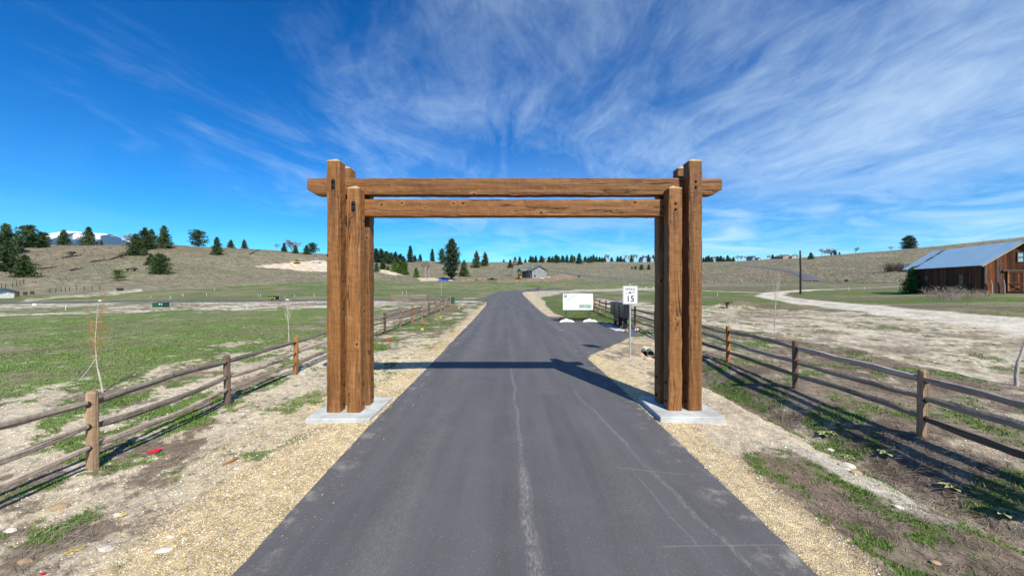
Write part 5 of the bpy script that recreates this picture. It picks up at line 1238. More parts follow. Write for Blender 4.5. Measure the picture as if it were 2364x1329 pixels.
# ------------------------------------------------------------------ trees
def conifer(seed, shape, n_br=120, rad=0.28, base=0.08, needle=0.05, m=None, droop=0.15, clump=5, tris=5, power=0.8, irregular=0.25, trunk_vis=0.012):
    """unit-height conifer: (crown mesh, trunk mesh); shape in cone|oval|round|ragged"""
    g = np.random.default_rng(seed); V = []; 
    def L(h):
        q = (h-base)/(1-base)
        if shape == 'cone': return rad*(1-q)**power
        if shape == 'oval': return rad*np.sin(np.pi*np.clip(q*0.86+0.14, 0, 1))**0.75
        if shape == 'round': return rad*np.sqrt(np.clip(1-(2*q-0.75)**2*0.62, 0.03, 1))*(1-q*0.2)
        return rad*(0.35+0.75*np.sin(np.pi*np.clip(q*0.9+0.08, 0, 1)))*(1-0.35*q)
    hs = base + (1-base)*g.random(n_br)**(1.15 if shape == 'cone' else 0.95)
    ga = np.arange(n_br)*2.39996 + g.random(n_br)*0.6; lob = 1 + irregular*np.sin(3*ga+seed)*g.random(n_br)
    br = MB()
    for h, a, lb in zip(hs, ga, lob):
        ln = max(0.015, L(h))*lb*g.uniform(1-irregular, 1+irregular*0.5); d = np.array([math.cos(a), math.sin(a), 0])
        up = 0.25 - droop*2*(1-h) if shape != 'oval' else 0.12
        tip = np.array([0, 0, h]) + d*ln + np.array([0, 0, ln*up])
        if ln > 0.06: br.tube([(0, 0, h), tuple(tip*0.85 + np.array([0,0,h])*0.15)], [0.005, 0.0015], 3, False)
        nc = max(2, int(clump*ln/rad+1.5))
        for k in range(nc):
            f = (k+0.7)/nc*g.uniform(.85, 1.1); c = np.array([0, 0, h])*(1-f) + tip*f + g.normal(0, 0.010, 3)
            s = needle*(0.75+0.5*g.random())
            for _ in range(tris):
                dd = d*g.uniform(.2, 1.0) + g.normal(0, .65, 3); dd /= np.linalg.norm(dd)+1e-6; sd = np.cross(dd, g.normal(0, 1, 3)); sd /= np.linalg.norm(sd)+1e-6
                b0 = c + g.normal(0, s*0.28, 3); V += [b0 - sd*s*0.30, b0 + sd*s*0.30, b0 + dd*s*1.05]
    V = np.array(V); crown = np_mesh('crown', V, np.arange(len(V)).reshape(-1, 3), m, False)
    br.tube([(0, 0, -0.06), (0, 0, 0.3), (0, 0, 0.97)], [trunk_vis*1.35, trunk_vis, 0.002], 7)
    return crown, br.mesh('trunk', m_bark)
CON = {
 'cone1': conifer(1, 'cone', 210, .33, .03, .056, m_pine, power=.72), 'cone2': conifer(2, 'cone', 220, .40, .02, .058, m_pine, irregular=.38, power=.68), 'cone3': conifer(3, 'cone', 190, .27, .04, .052, m_darkpine, power=.65),
 'spruce': conifer(4, 'cone', 210, .22, .03, .046, m_darkpine, power=.75, droop=.22), 'ponder': conifer(5, 'ragged', 200, .25, .10, .052, m_darkpine, irregular=.45, trunk_vis=.017),
 'big': conifer(6, 'oval', 480, .185, .08, .034, m_darkpine, irregular=.45, clump=6, trunk_vis=.016), 'round': conifer(7, 'round', 210, .44, .04, .066, m_pine, irregular=.4),
 'bushy': conifer(8, 'round', 230, .46, .02, .064, m_pine, irregular=.25), 'juniper': conifer(9, 'round', 130, .50, .08, .075, m_darkpine, irregular=.6), 'bright': conifer(10, 'cone', 330, .40, .02, .048, m_brightpine, power=.55, irregular=.35, clump=6),
 'young': conifer(11, 'cone', 200, .34, .02, .056, m_brightpine, power=.6), 'light': conifer(12, 'round', 80, .55, .18, .075, m_brightpine, irregular=.45, trunk_vis=.03)}
def tree(kind, u, vt, vb, label, y=None, group=None, w=1.0, name='pine_tree'):
    if y: p = Vector(((u-CU)/F*y, y, 0)); p.z = Hs(p.x, p.y)
    else: p = G(u, vb)
    h = CZ + (CV-vt)/F*p.y - p.z
    t_ = thing(name, label, 'tree', p, rnd.uniform(0, 6.28), group); t_.scale = (h*w, h*w, h)
    c, tr = CON[kind]; inst('crown', c, t_); inst('trunk', tr, t_); return t_
# left hill
tree('cone2', 14, 518, 585, 'tall dark pine at the far left on top of the hill', group=None)
tree('cone2', 18, 560, 627, 'pine lower down at the far left edge with a bare trunk foot', w=1.05)
tree('round', 66, 522, 571, 'broad round pine beside the tall hilltop pine, left of the snowy mountain', w=1.15)
tree('round', 98, 537, 571, 'lower pine on the right flank of the broad hilltop pine')
tree('cone2', 40, 545, 580, 'pine filling the gap at the left hilltop')
tree('cone2', 57, 590, 639, 'wide low pine halfway down the left hill with skirts on the ground', w=1.2)
tree('cone1', 147, 531, 565, 'single dark pine standing before the snowy mountain', w=1.2)
tree('cone2', 205, 525, 563, 'spreading pine right of the snowy mountain peak', w=1.05)
tree('cone1', 234, 554, 564, 'tiny pine at the foot of the snowy ridge')
tree('cone2', 314, 541, 589, 'pine leading the clump on the left hill shoulder', w=1.1)
tree('cone1', 334, 526, 575, 'tallest pine of the clump on the left hill shoulder', w=1.2)
tree('cone2', 350, 530, 568, 'back pine of the clump on the left hill shoulder')
tree('cone1', 379, 522, 573, 'lone tall conical pine right of the hill shoulder clump', w=1.05)
tree('juniper', 457, 532, 563, 'round-headed pine with gaps standing on the left crest')
tree('cone1', 501, 548, 588, 'conical pine standing just below the left crest', w=1.0)
tree('cone1', 533, 554, 566, 'small low pine peeping over the left crest', w=1.5)
tree('cone1', 564, 553, 574, 'small pine on the left crest above the fallen log', w=1.1)
tree('bushy', 369, 587, 633, 'big bushy pine low on the left hill', w=1.0)
tree('cone2', 348, 586, 612, 'smaller pine touching the big bushy pine on the slope', w=1.2)
tree('light', 272, 624, 648, 'small light green pine with a visible trunk on the lower slope', w=1.25)
tree('cone1', 656, 561, 581, 'left of two small neat pines below the bare hilltop trees', w=1.15)
tree('cone1', 682, 565, 585, 'right of two small neat pines below the bare hilltop trees', w=1.2)
tree('cone2', 708, 566, 587, 'wide pine of the pair nearest the left gate post', w=1.2)
tree('juniper', 721, 561, 583, 'taller open pine of the pair nearest the left gate post')
# middle
MID = [('cone3',868,574,603),('cone3',880,574,602),('cone1',892,580,609),('cone3',902,583,608),('cone3',912.6,581,600),('cone3',924,586,606),('cone3',931,592,606)]
for k, (kd, u, vt, vb) in enumerate(MID): tree(kd, u, vt, vb, f'{ORD[k]} dark conifer from the left gate posts in the dense ridge stand', group='dense conifer stand on the left ridge', y=300+10*(k % 3), w=(1.7,1.4,1.9)[k % 3])
for k, (kd, u, vt, vb, lb) in enumerate((('cone1',869,605,627,'green pine at the lower left of the stand, beside the gate post'),('cone1',884,596,622,'green pine low in the stand above the pale bank'),('young',911,598,627,'large green pine in front of the dense stand'),('young',934,604,633,'bright green pine at the lower right of the stand'),('young',924,601,630,'green pine between two others in front of the stand'),('young',961,618,640,'small round green pine alone on the slope by the bare cottonwood'),('cone1',896,612,624,'tiny young pine on the pale bank'))): tree(kd, u, vt, vb, lb, w=1.1)
tree('spruce', 947, 568, 605, 'tall narrow dark conifer rising left of the gap in the ridge trees', w=1.25)
tree('cone3', 958, 589, 602, 'short conifer right of the tall narrow one on the ridge', y=430, w=1.6); tree('cone3', 970, 586, 602, 'slim conifer on the ridge above the bare cottonwood', y=430, w=1.2)
tree('spruce', 998, 575, 603, 'slender conifer on the skyline left of the big pine', w=1.2)
tree('ponder', 1020, 575, 609, 'dark pine just left of the big pine on the ridge', w=1.0)
tree('big', 1043, 553, 646.5, 'very tall big dark pine standing by the blue tarpaulin', w=1.05)
tree('cone1', 1071, 601, 638, 'conical green pine under the right side of the big pine', w=1.1)
tree('cone1', 1100, 580, 618, 'left of two big dark pines on the brown slope right of the tall pine', w=.95)
tree('cone3', 1120, 582, 614, 'right of two big dark pines on the brown slope right of the tall pine', w=1.15)
tree('cone1', 1163, 598, 606, 'tiny lone conifer on the bare middle skyline', y=510, w=1.3)
for u, vt, vb, lb in ((1178,599,618,'lower left conifer of the clump behind the white-trunked tree'),(1189,593,613,'middle conifer of the clump behind the white-trunked tree'),(1200,592,611,'upper right conifer of the clump behind the white-trunked tree')): tree('cone1', u, vt, vb, lb, w=1.1)
RG_ = [(1213,597,.9),(1225,590.5,1),(1230,592,.9),(1237,590.5,1),(1250,590,1),(1254,594,1),(1268,592,1.2),(1275,592,.9),(1284,588,1.2),(1290,592,1),(1299,589.5,1),(1309,588.5,.8),(1320,588,.9),(1326,591,.9),(1351,591.5,1),(1358,593,1),(1364,591,1),(1370,588,1),(1377,592,1),(1384,592.5,1),(1390,594,1),(1396,593,1.2),(1412,593.5,1),(1426,591,1),(1433,591,1),(1441,595,1),(1458,588,.7),(1478,593,1),(1497,588,.8),(1508,588,.8)]
for k, (u, vt, w_) in enumerate(RG_): tree(('cone1','cone3')[k % 2], u, vt, 604, f'{ORD[k]} small conifer from the left in the middle ridge tree line', y=505+12*((k*7) % 4), group='conifers along the middle ridge line', w=1.45*w_)
tree('cone1', 1337, 585, 609, 'biggest conifer of the ridge line, stepping forward down the slope', w=1.2)
tree('cone1', 1360, 596, 607, 'small conifer just below the ridge line', w=1.0)
for u, vt, vb, k in ((1459,615,620.5,'bushy'),(1467,614,621,'bushy'),(1481,611,623,'bushy'),(1498,610,622,'cone1')): tree(k, u, vt, vb, {1459:'leftmost low dark bush',1467:'second small dark bush',1481:'round young pine',1498:'slim young pine'}[u] + ' on the brown slope left of the right gate posts', w=1.0 if k == 'bushy' else 1.2, name='young_pine')
for k, (u, vt, w_) in enumerate(((1624,594,1),(1631,592,1.1),(1636,590,1.2),(1643,593,1),(1657,591,1),(1664,591,1.3),(1671,594,1),(1680,589.5,1),(1686,595,1),(1693,593,1))): tree(('cone3','cone1')[k % 2], u, vt, 606, f'{ORD[k]} dark conifer from the gate in the ridge group right of it', y=425, group='conifers on the ridge right of the gate', w=1.45*w_)
tree('cone1', 1784, 587, 597, 'dark conifer between the ridge houses', y=385, w=1.2); tree('bushy', 1804, 588, 597, 'round conifer at the left end of the tan ridge house', y=385)
tree('cone1', 1872, 583, 598, 'dark conifer alone right of the tall pole', w=1.5); tree('bushy', 1928, 580, 590, 'low dark conifer at the right of the bare ridge thicket', y=372); tree('cone1', 1938, 581, 588, 'tiny conifer beside the bare ridge thicket', y=372)
tree('bushy', 2099, 545, 573, 'spreading dark juniper on the right hill crest above the barn', w=1.1, name='juniper_tree')
tree('bright', 2110, 616, 677, 'bright green pine against the far corner of the barn', w=.95)

# bare trees: forked limbs and fine twigs
def bare(seed, m, spread=0.5, levels=4, lean=0.0, twig=0.0028, trunk=0.02, fork=0.25, splits=3):
    r = random.Random(seed); limbs = MB(); tw = MB()
    def grow(p, d, ln, rad, lv):
        q = p + d*ln; mid = p + d*ln*.5 + Vector((r.uniform(-1,1), r.uniform(-1,1), 0))*ln*.06
        (limbs if lv < 2 else tw).tube([p, mid, q], [rad, rad*.8, rad*.6], 5 if lv < 2 else 3, False)
        if lv >= levels: return
        for k in range(splits if lv else splits+2):
            f = r.uniform(.45, 1.0) if k else 1.0; b_ = p + (q-p)*f
            nd = (d + Vector((r.uniform(-1,1), r.uniform(-1,1), r.uniform(-.15,.55)))*spread*1.5).normalized()
            grow(b_, nd, ln*r.uniform(.55,.82), max(twig, rad*.5), lv+1)
    grow(Vector((0,0,-.03)), Vector((lean,0,1)).normalized(), fork+.03, trunk, 0)
    zm = max(v[2] for v in tw.v); 
    for mb in (limbs, tw): mb.v = [(a/zm, b_/zm, c/zm) for a, b_, c in mb.v]
    return limbs.mesh('trunk', m_greybark if m is m_baretwig else m_darktwig), tw.mesh('branches', m)
BARE = [bare(1, m_baretwig, .5, 5, twig=.0052), bare(2, m_baretwig, .62, 5, twig=.0055), bare(3, m_baretwig, .42, 5, twig=.0055, trunk=.018, fork=.3)]
DARKB = [bare(4, m_darktwig, .95, 5, twig=.004, fork=.10, trunk=.03), bare(5, m_darktwig, .85, 4, twig=.006, fork=.08, trunk=.03)]
PALEB = [bare(6, m_baretwig, .9, 5, twig=.004, fork=.06, trunk=.02), bare(8, m_baretwig, .7, 5, twig=.0035, fork=.06, trunk=.02)]
def baretree(pr, u, vt, vb, label, y=None, group=None, w=1.0, name='bare_tree', cat='tree'):
    if y: p = Vector(((u-CU)/F*y, y, 0)); p.z = Hs(p.x, p.y)
    else: p = G(u, vb)
    h = CZ + (CV-vt)/F*p.y - p.z
    t_ = thing(name, label, cat, p, rnd.uniform(0, 6.28), group); t_.scale = (h*w, h*w, h)
    inst('trunk', pr[0], t_); inst('branches', pr[1], t_); return t_
def stalks(u, vt, vb, label, seed, n=48, mt=None, sp=1.1, tk=1.0):
    mt = mt or m_baretwig
    p = G(u, vb); h = (vb-vt)*p.y/F; t_ = thing('dead_shrub', label, 'shrub', p); r = random.Random(seed); mb = MB(); fn = MB()
    for k in range(n):
        a = r.uniform(0, 6.28); o = Vector((math.cos(a)*r.uniform(0,sp), math.sin(a)*r.uniform(0,sp*.5), 0)); L = h*r.uniform(.35,1.0)*(1-.45*abs(o.x)/sp); ln = r.uniform(.1,.75)
        q = o + Vector((math.cos(a)*ln*L, math.sin(a)*ln*L*.6, L)); m_ = (o+q)/2 + Vector((0,0,.12*L)); mb.tube([o, m_, q], [.015*tk,.011*tk,.006*tk], 3, False)
        for _ in range(3): f = r.uniform(.4,1); s = m_.lerp(q, f); fn.tube([s, s+Vector((r.uniform(-.4,.4), r.uniform(-.3,.3), r.uniform(-.05,.35)))], [.009*tk,.005*tk], 3, False)
    mb.build('stems', mt, t_); fn.build('twigs', mt, t_); return t_
baretree(BARE[1], 291, 537, 562, 'pale bare tree on the skyline right of the snowy mountain', w=1.2)
baretree(BARE[0], 639, 561, 574, 'small bare tree left of the two neat pines on the crest', w=1.0)
baretree(BARE[1], 672, 552, 575, 'broad bare purple-grey tree behind the two neat hilltop pines', y=315, w=1.3); baretree(BARE[2], 684, 556, 575, 'second bare tree behind the two neat hilltop pines', y=318)
baretree(BARE[1], 738, 570, 582, 'faint low bare tree beside the left gate post', y=322, w=1.4)
baretree(BARE[2], 982, 596, 643, 'tall pale bare cottonwood with several stems left of the big pine', w=.7); baretree(BARE[0], 990, 599, 642, 'second stem clump of the pale bare cottonwood', w=.6)
baretree(BARE[0], 1187, 595, 638, 'bare tree with a white trunk left of the grey house', w=.6)
for k, u in enumerate((1399, 1406, 1446, 1452, 1464, 1471, 1485, 1493)): baretree(BARE[k % 3], u, 585+(k*5) % 4, 604, f'{ORD[k]} bare grey tree from the left on the middle ridge by the blue houses', y=508, group='bare trees on the middle ridge', w=.8)
for k, u in enumerate((1645, 1651, 1654)): baretree(BARE[k], u, 591, 606, f'{ORD[k]} bare tree among the ridge conifers right of the gate', y=428, group='bare trees right of the gate', w=1.0)
for k, u in enumerate((1703, 1711, 1720)): baretree(BARE[k], u, 588+k, 602, f'{ORD[k]} pale bare tree in the row left of the blue-grey ridge house', y=415, group='bare trees left of the blue-grey house', w=1.1)
for k, u in enumerate((1778, 1771, 1849)): baretree(BARE[k], u, 589, 598, ['low bare tree left of the dark conifer between the ridge houses','low bare tree close by the blue-grey ridge house','low bare tree right of the ridge houses, beside the tall pole'][k], y=388, group='bare trees beside the ridge houses', w=1.4)
for k, u in enumerate((1897, 1905, 1912, 1919)): baretree((BARE+DARKB)[k], u, 573+2*(k % 2), 594, f'{ORD[k]} bare tree from the left in the brown thicket on the right ridge', y=370, group='bare thicket on the right ridge', w=1.2)
baretree(BARE[1], 1975, 570, 583, 'lone rounded bare tree on the skyline of the right hill', y=362, w=1.2); baretree(BARE[0], 2056, 568, 576, 'small bare tree left of the crest juniper', y=352, w=1.4)
stalks(2063, 602, 626, 'big dark leafless thicket left of the barn roof', 21, 260, m_darktwig, 4.2, 3.2); stalks(2086, 606, 627, 'dark leafless shrub touching the barn roof end', 22, 120, m_darktwig, 2.5, 3.0)
for k, (u, vt, vb, lb) in enumerate(((2150,662,686,'pale dead shrub at the shaded barn wall beside the bright pine'),(2180,655,690,'tallest pale dead shrub before the barn wall, with upright stalks'),(2205,658,690,'wide pale dead shrub under the barn side window'),(2240,664,687,'low pale dead shrub left of the barn corner'),(2262,668,688,'last pale dead shrub at the barn corner'),(2195,668,694,'low brownish dead shrub in front of the other barn shrubs'))): stalks(u, vt, vb, lb, k)
baretree(DARKB[1], 1678, 695, 711, 'dark scrubby weed beside the pale spoil mound', name='dead_shrub', cat='shrub', w=1.1)
baretree(PALEB[0], 1244, 659, 672, 'tan dry weed clump where the main road bends', name='dead_shrub', cat='shrub', w=1.6)
for k, (u, vt, vb) in enumerate(((310,617,627),(295,618,626),(165,580,592),(280,586,596))): baretree(DARKB[1], u, vt, vb, ['dark brushwood right of the small light green pine','dark brushwood left of the other patch by the light pine','dark brushwood above the fallen log in mid-hill','dark brushwood left of the shoulder clump'][k], name='bare_shrub', cat='shrub', group='low brushwood on the left hill', w=1.6)
# fallen charred logs on the left hill
for k, (u0, v0, u1, v1, lb) in enumerate(((143,596,187,590,'dark fallen log in the middle of the left hill'),(211,605,252,601.5,'fallen log right of the hill centre, below the shoulder clump'),(253,600,297,588,'fallen log pointing up to the shoulder clump'),(90,622,132,618.5,'long fallen log right of the wide low pine'),(161,625,189,621.5,'short fallen log low on the left hill'),(76,611,91,613.5,'small fallen log beside the wide low pine'),(577,587,600,579,'raised black dead snag lying below the left crest'))):
    a, b_ = G(u0, v0), G(u1, v1); r_ = .30 if k < 6 else .38
    mb = MB(); mb.tube([a + Vector((0,0,.25)), (a+b_)/2 + Vector((0,0,.45)), b_ + Vector((0,0,.35 if k < 6 else 1.2))], [r_, r_*.8, r_*.35], 6)
    for j in range(7):
        f = rnd.uniform(.15,.95); q = a.lerp(b_, f) + Vector((0,0,.3)); mb.tube([q, q + Vector((rnd.uniform(-.8,.8), rnd.uniform(-.5,.5), rnd.uniform(.4,1.5)))], [.09,.02], 4, False)
    tag(mb.build('fallen_log', m_charred), lb, 'log')

# ------------------------------------------------------------------ planted saplings
def sapling(name, label, u, v, height, seed, trunkpts, nbr, bm_, splay=.35, y=None, tie=None, fork=.38):
    p = G(u, v); t_ = thing(name, label, 'young tree', p); r = random.Random(seed)
    tp = [Vector((a, b_, c))*height for a, b_, c in trunkpts]; MB().tube([Vector((0,0,-.15))] + tp, [.024] + [.022 - .017*k/(len(tp)-1) for k in range(len(tp))], 7).build('trunk', m_saplingbark, t_)
    mb = MB()
    for k in range(nbr):
        f = fork + (1-fork)*.75*k/nbr; zz = f*height; 
        x = np.interp(zz, [q.z for q in tp], [q.x for q in tp]); a = r.uniform(0, 6.28); a = a if r.random() < .4 else (0 if k % 2 else math.pi) + r.uniform(-.5,.5)
        d = Vector((math.cos(a)*splay*r.uniform(.5,1.2), math.sin(a)*splay*.7, 1)); ln = height*r.uniform(.30,.52)*(1.08-f*.55)
        q0 = Vector((x,0,zz)); q1 = q0 + Vector((d.x*1.5,d.y*1.5,d.z*.8))*ln*.35; q2 = q0 + Vector((d.x*.95,d.y*.95,1.0))*ln
        mb.tube([q0, q1, q2], [.009, .0062, .0028], 4, False)
        for _ in range(3):
            g_ = r.uniform(.3,.9); s = q0.lerp(q2, g_); mb.tube([s, s + Vector((r.uniform(-.3,.3), r.uniform(-.3,.3), r.uniform(.25,.6)))*ln*.55], [.0036, .0018], 3, False)
    mb.build('branches', bm_, t_)
    if tie:
        e = Vector(tie); s = Vector((np.interp(e[2], [q.z for q in tp], [q.x for q in tp]), 0, tp[-1].z*.39)); gnd = Vector((e.x, e.y, .35)); MB().tube([s, (s+gnd)/2 - Vector((0,0,.03)), gnd], .006, 4).build('guy_strap', m_whitebag, t_)
    return t_
sapling('sapling', 'young tree with orange twigs and a strap behind the left fence', 237, 905, 2.45, 1, [(0,0,0),(-.025,0,.14),(-.06,.0,.28),(-.07,0,.4),(-.085,0,.55),(-.07,0,.75),(-.05,0,1.0)], 13, m_orangetwig, .40, tie=(-.62,0,.9), fork=.32)
sapling('sapling', 'slim pale young tree behind the fence, close to the left gate posts', 668, 809, 2.25, 2, [(0,0,0),(-.01,0,.3),(-.02,0,.5),(-.03,0,.7),(-.04,0,1.0)], 11, m_saplingbark, .30, fork=.5)
sapling('sapling', 'thin young tree in the sandy ground beyond the right fence', 1788, 772, 3.1, 3, [(0,0,0),(.0,0,.3),(.02,0,.55),(.03,0,.75),(.06,0,1.0)], 12, m_saplingbark, .32, fork=.42)
p = G(1447, 786)
t_ = thing('sapling', 'bent young trunk at the right edge beyond the fence', 'young tree', G(2347, 890)); MB().tube([(0,0,-.1),(-.02,0,.25),(0.03,0,.6),(.16,0,.95),(.42,.05,1.5),(.5,.1,2.2)], [.045,.04,.036,.03,.02,.01], 8).build('trunk', m_saplingbark, t_)
MB().tube([(.16,0,.95),(.45,.1,1.3)], [.02,.006], 5).build('branch', m_orangetwig, t_)
# tag on the pale sapling
bpy.context.view_layer.update()

# ------------------------------------------------------------------ litter: flags, rocks, stakes
def flag(label, u, v, m, h=0.55, s=0.10, lying=False):
    p = G(u, v); t_ = thing('survey_flag', label, 'flag', p, rnd.uniform(-.4,.4))
    if lying:
        MB().add([(-s,-.05,.025),(s*.6,-.08,.02),(s,.06,.045),(-s*.6,.08,.03),(-s,-.05,.03),(s*.6,-.08,.025),(s,.06,.05),(-s*.6,.08,.035)],[(0,3,2,1),(4,5,6,7),(0,1,5,4),(1,2,6,5),(2,3,7,6),(3,0,4,7)]).build('flag_sheet', m, t_); MB().tube([(-s,-.05,.02),(-s-.4,.1,.02)], .003, 4).build('wire', m_galv, t_)
    else:
        MB().tube([(0,0,-.1),(0,0,h)], .004, 4).build('wire', m_galv, t_); MB().poly([(0,-.002,h-s*1.1),(s*1.3,.02,h-s*1.0),(s*1.2,.0,h-.01),(0,-.002,h)], (0,.004,0)).build('flag_sheet', m, t_)
flag('red flag sheet lying on the pale ground in front of the left fence', 356, 1044, m_red, lying=True, s=.10)
for u, v, m, lb in ((972,748,m_red,'red survey flag at the left fence foot, beyond the gate'),(972,768,m_yellow,'nearest yellow survey flag on the left verge'),(1015,739,m_yellow,'middle yellow survey flag on the left verge'),(1058,718,m_yellow,'farthest yellow survey flag, near the green cabinet'),(894,796,m_red,'small red flag on the verge beside the left gate posts'),(1461,776,m_bluetarp,'blue flag in the weeds below the letterbox slab')): flag(lb, u, v, m, h=.30 if v > 730 else .45, s=.13)
def rock(u, v, s, m, label, k=0, flat_=0.6, rz=0.0, name='rock'):
    p = G(u, v); o = inst(name, ROCKS[m][k % 4], None, p + Vector((0,0,s*.15)), (.1, .15, rz), (s, s*.7, s*flat_)); return tag(o, label, 'rock')
rock(139, 1173, .105, m_rock_tan, 'tan oval rock propped on dark twigs at the lower left', 1, .8)
rock(378, 1272, .085, m_rock_pale, 'pale flat rock on the gravel at the bottom left', 0, .4, .5)
rock(392, 1240, .05, m_rock_pale, 'small white rock on the gravel above the flat rock', 2)
rock(57, 1298, .07, m_rock_tan, 'tan rock in the bottom left corner', 3)
rock(272, 1190, .07, m_rock_pale, 'grey-white rock at the edge of the dry twigs', 2, .5)
rock(245, 1268, .07, m_rock_pale, 'pale rock half buried below the dry twigs', 3, .4)
rock(700, 864, .09, m_rock_pale, 'white stone beside the third left fence post', 1, .6)
rock(546, 1082, .045, m_rock_pale, 'grey stone at the edge of the gravel shoulder', 1, .4)
rock(24, 1225, .06, m_rock_pale, 'white rock near the left border below the fence', 1)
rock(1917, 1040, .09, m_rock_pale, 'grey rock in the bank of the right ditch', 0, .7); rock(1958, 1078, .12, m_rock_pale, 'larger grey rock jutting from the right bank', 1, .7); rock(1975, 1092, .10, m_rock_tan, 'tan rock below the grey one in the right bank', 2, .6)
rock(2075, 1172, .07, m_rock_pale, 'small pale rock beside the scoured white run', 3); rock(2160, 1300, .06, m_rock_tan, 'tan rock at the bottom right in the weeds', 0)
p = G(533, 1067); tag(MB().box(-.014,.014,-.11,.11,.0,.02).build('wooden_stake', m_post_new, None, loc=p + Vector((0,0,.015)), rot=(.1,0,-.45)), 'short orange wooden stake lying on the gravel shoulder', 'stake')
p = G(172, 1275); tag(MB().tube([(-.08,-.03,0),(-.03,.0,.03),(.02,-.01,.01),(.07,.03,.03)], [.004,.012,.006,.010], 5).build('yellow_ribbon', M('faded_yellow_ribbon', (0.50,0.34,0.03), bump=0), None, loc=p + Vector((0,0,.01)), rot=(0,0,.5)), 'yellow marking ribbon among the dry twigs at the lower left', 'ribbon')
p = G(280, 1195); tag(MB().box(-.006,.006,-.05,.05,.0,.010).build('yellow_ribbon', m_yellow, None, loc=p + Vector((0,0,.03)), rot=(.1,.1,-.9)), 'short yellow ribbon end above the dry twigs', 'ribbon')
p = G(100, 1326); tag(MB().box(-.016,.016,-.012,.012,.0,.012).build('red_scrap', m_red, None, loc=p + Vector((0,0,.01))), 'red plastic scrap at the bottom left border', 'scrap')
# pale mullein rosettes in the right ditch
m_mull = M('pale_rosette_leaf', (0.40,0.42,0.19), (0.29,0.32,0.13), 9, rough=0.8, bump=0.2)
def rosette(u, v, s, label, seed):
    p = G(u, v); t_ = thing('mullein_plant', label, 'plant', p, group=None); r = random.Random(seed)
    for k in range(13):
        a = k*2.4 + r.uniform(-.2,.2); ln = s*(1.0 if k < 8 else .6)*r.uniform(.8,1.1); up = .25 if k < 8 else .8
        d = Vector((math.cos(a), math.sin(a), 0)); n = Vector((-math.sin(a), math.cos(a), 0)); q = [d*.02, d*ln*.5 + Vector((0,0,ln*up*.6)), d*ln + Vector((0,0,ln*up*.45))]
        MB().add([q[0]-n*.01, q[0]+n*.01, q[1]+n*ln*.26+Vector((0,0,.01)), q[2]+n*ln*.05, q[2]-n*ln*.05, q[1]-n*ln*.26+Vector((0,0,.01)), q[1]], [(0,1,6),(1,2,6),(2,3,6),(3,4,6),(4,5,6),(5,0,6)]).build('leaf', m_mull, t_)
for k, (u, v, s, lb) in enumerate(((1905,1003,.16,'pale leafy mullein rosette at the top of the right ditch'),(1922,1000,.12,'small mullein rosette right beside the topmost one'),(2047,1046,.16,'pale mullein rosette below the nearest right fence post'),(2202,1126,.17,'largest yellow-green mullein rosette in the right ditch'),(2318,1184,.15,'pale mullein rosette nearest the right border'),(1958,1055,.12,'small mullein rosette beside the bank rocks'))): rosette(u, v, s*1.05, lb, k)

# ------------------------------------------------------------------ ground cover (uncountable)
def sample(n, r0, r1, a=62, p=1.0):
    r = np.exp(rng.uniform(math.log(r0), math.log(r1), n)); th = np.radians(rng.uniform(-a, a, n)); return r*np.sin(th), r*np.cos(th), r
def near_cover(x, y):
    """nearest ground vertex weights"""
    r = np.hypot(x, y); i = np.clip(np.searchsorted(RAD, r), 1, nr-1); a = np.arctan2(x, y)
    j = np.clip(np.round((np.degrees(a)+62)/0.21).astype(int), 0, na-1); k = i*na + j
    return WG[k], WV[k], CC[k], GZ[k]
inroad = lambda x, y: inpoly(x, y, ROAD_POLY) | inpoly(x, y, LANE_POLY)
def onpad(x, y): return ((x > -4.47) & (x < -3.0) & (y > 7.88) & (y < 9.48)) | ((x > 3.12) & (x < 4.6) & (y > 7.88) & (y < 9.38)) | ((x > 6.35) & (x < 7.7) & (y > 22.9) & (y < 26.9))
# green blades
x, y, r = sample(420000, 3.4, 60); wg, wv, c, z0 = near_cover(x, y)
k = (rng.random(len(x)) < wg**1.5*np.where(r < 12, 1.0, 0.55)) & ~inroad(x, y) & ~onpad(x, y); x, y, r, c = x[k], y[k], r[k], c[k]
z = H(x, y); n = len(x)
hgt = (0.020 + 0.045*rng.random(n)**1.7)*np.clip(r/11, 0.8, 1.05); wid = np.clip(0.0035*r/4, 0.004, 0.020)
B = []
for j in range(3):
    a = rng.uniform(0, 6.28, n); le = rng.uniform(.3, 1.3, n); bx_ = x + rng.normal(0, .018, n)*np.clip(r/8, .8, 5); by_ = y + rng.normal(0, .018, n)*np.clip(r/8, .8, 5); aw = a + 1.57
    hh = hgt*rng.uniform(.6, 1.2, n)
    B.append(np.stack([np.stack([bx_-np.cos(aw)*wid, by_-np.sin(aw)*wid, z-.006], 1), np.stack([bx_+np.cos(aw)*wid, by_+np.sin(aw)*wid, z-.006], 1), np.stack([bx_+np.cos(a)*hh*le, by_+np.sin(a)*hh*le, z+hh], 1)], 1))
V = np.concatenate(B).reshape(-1, 3)
vivid = np.array([(0.088,0.178,0.026),(0.140,0.225,0.045),(0.29,0.25,0.14)])[rng.choice(3, n, p=(.5,.36,.14))]
kg = np.clip(np.where(r < 9, .85, .85-.035*(r-9)), .30, 1)*rng.uniform(.6, 1.1, n); tone = c*1.2*(1-kg[:,None]) + vivid*kg[:,None]
m_grass, t, b = new_mat('grass_blade'); at = t.add('ShaderNodeAttribute', attribute_name='tone'); t.put(b.inputs['Base Color'], at.outputs['Color']); t.put(b.inputs['Roughness'], .7); t.put(b.inputs['Specular IOR Level'], .2)
tag(inst('grass', np_mesh('grass', V, np.arange(len(V)).reshape(-1, 3), m_grass, False, {'tone': np.tile(np.repeat(tone, 3, 0), (3, 1))})), kind='stuff')
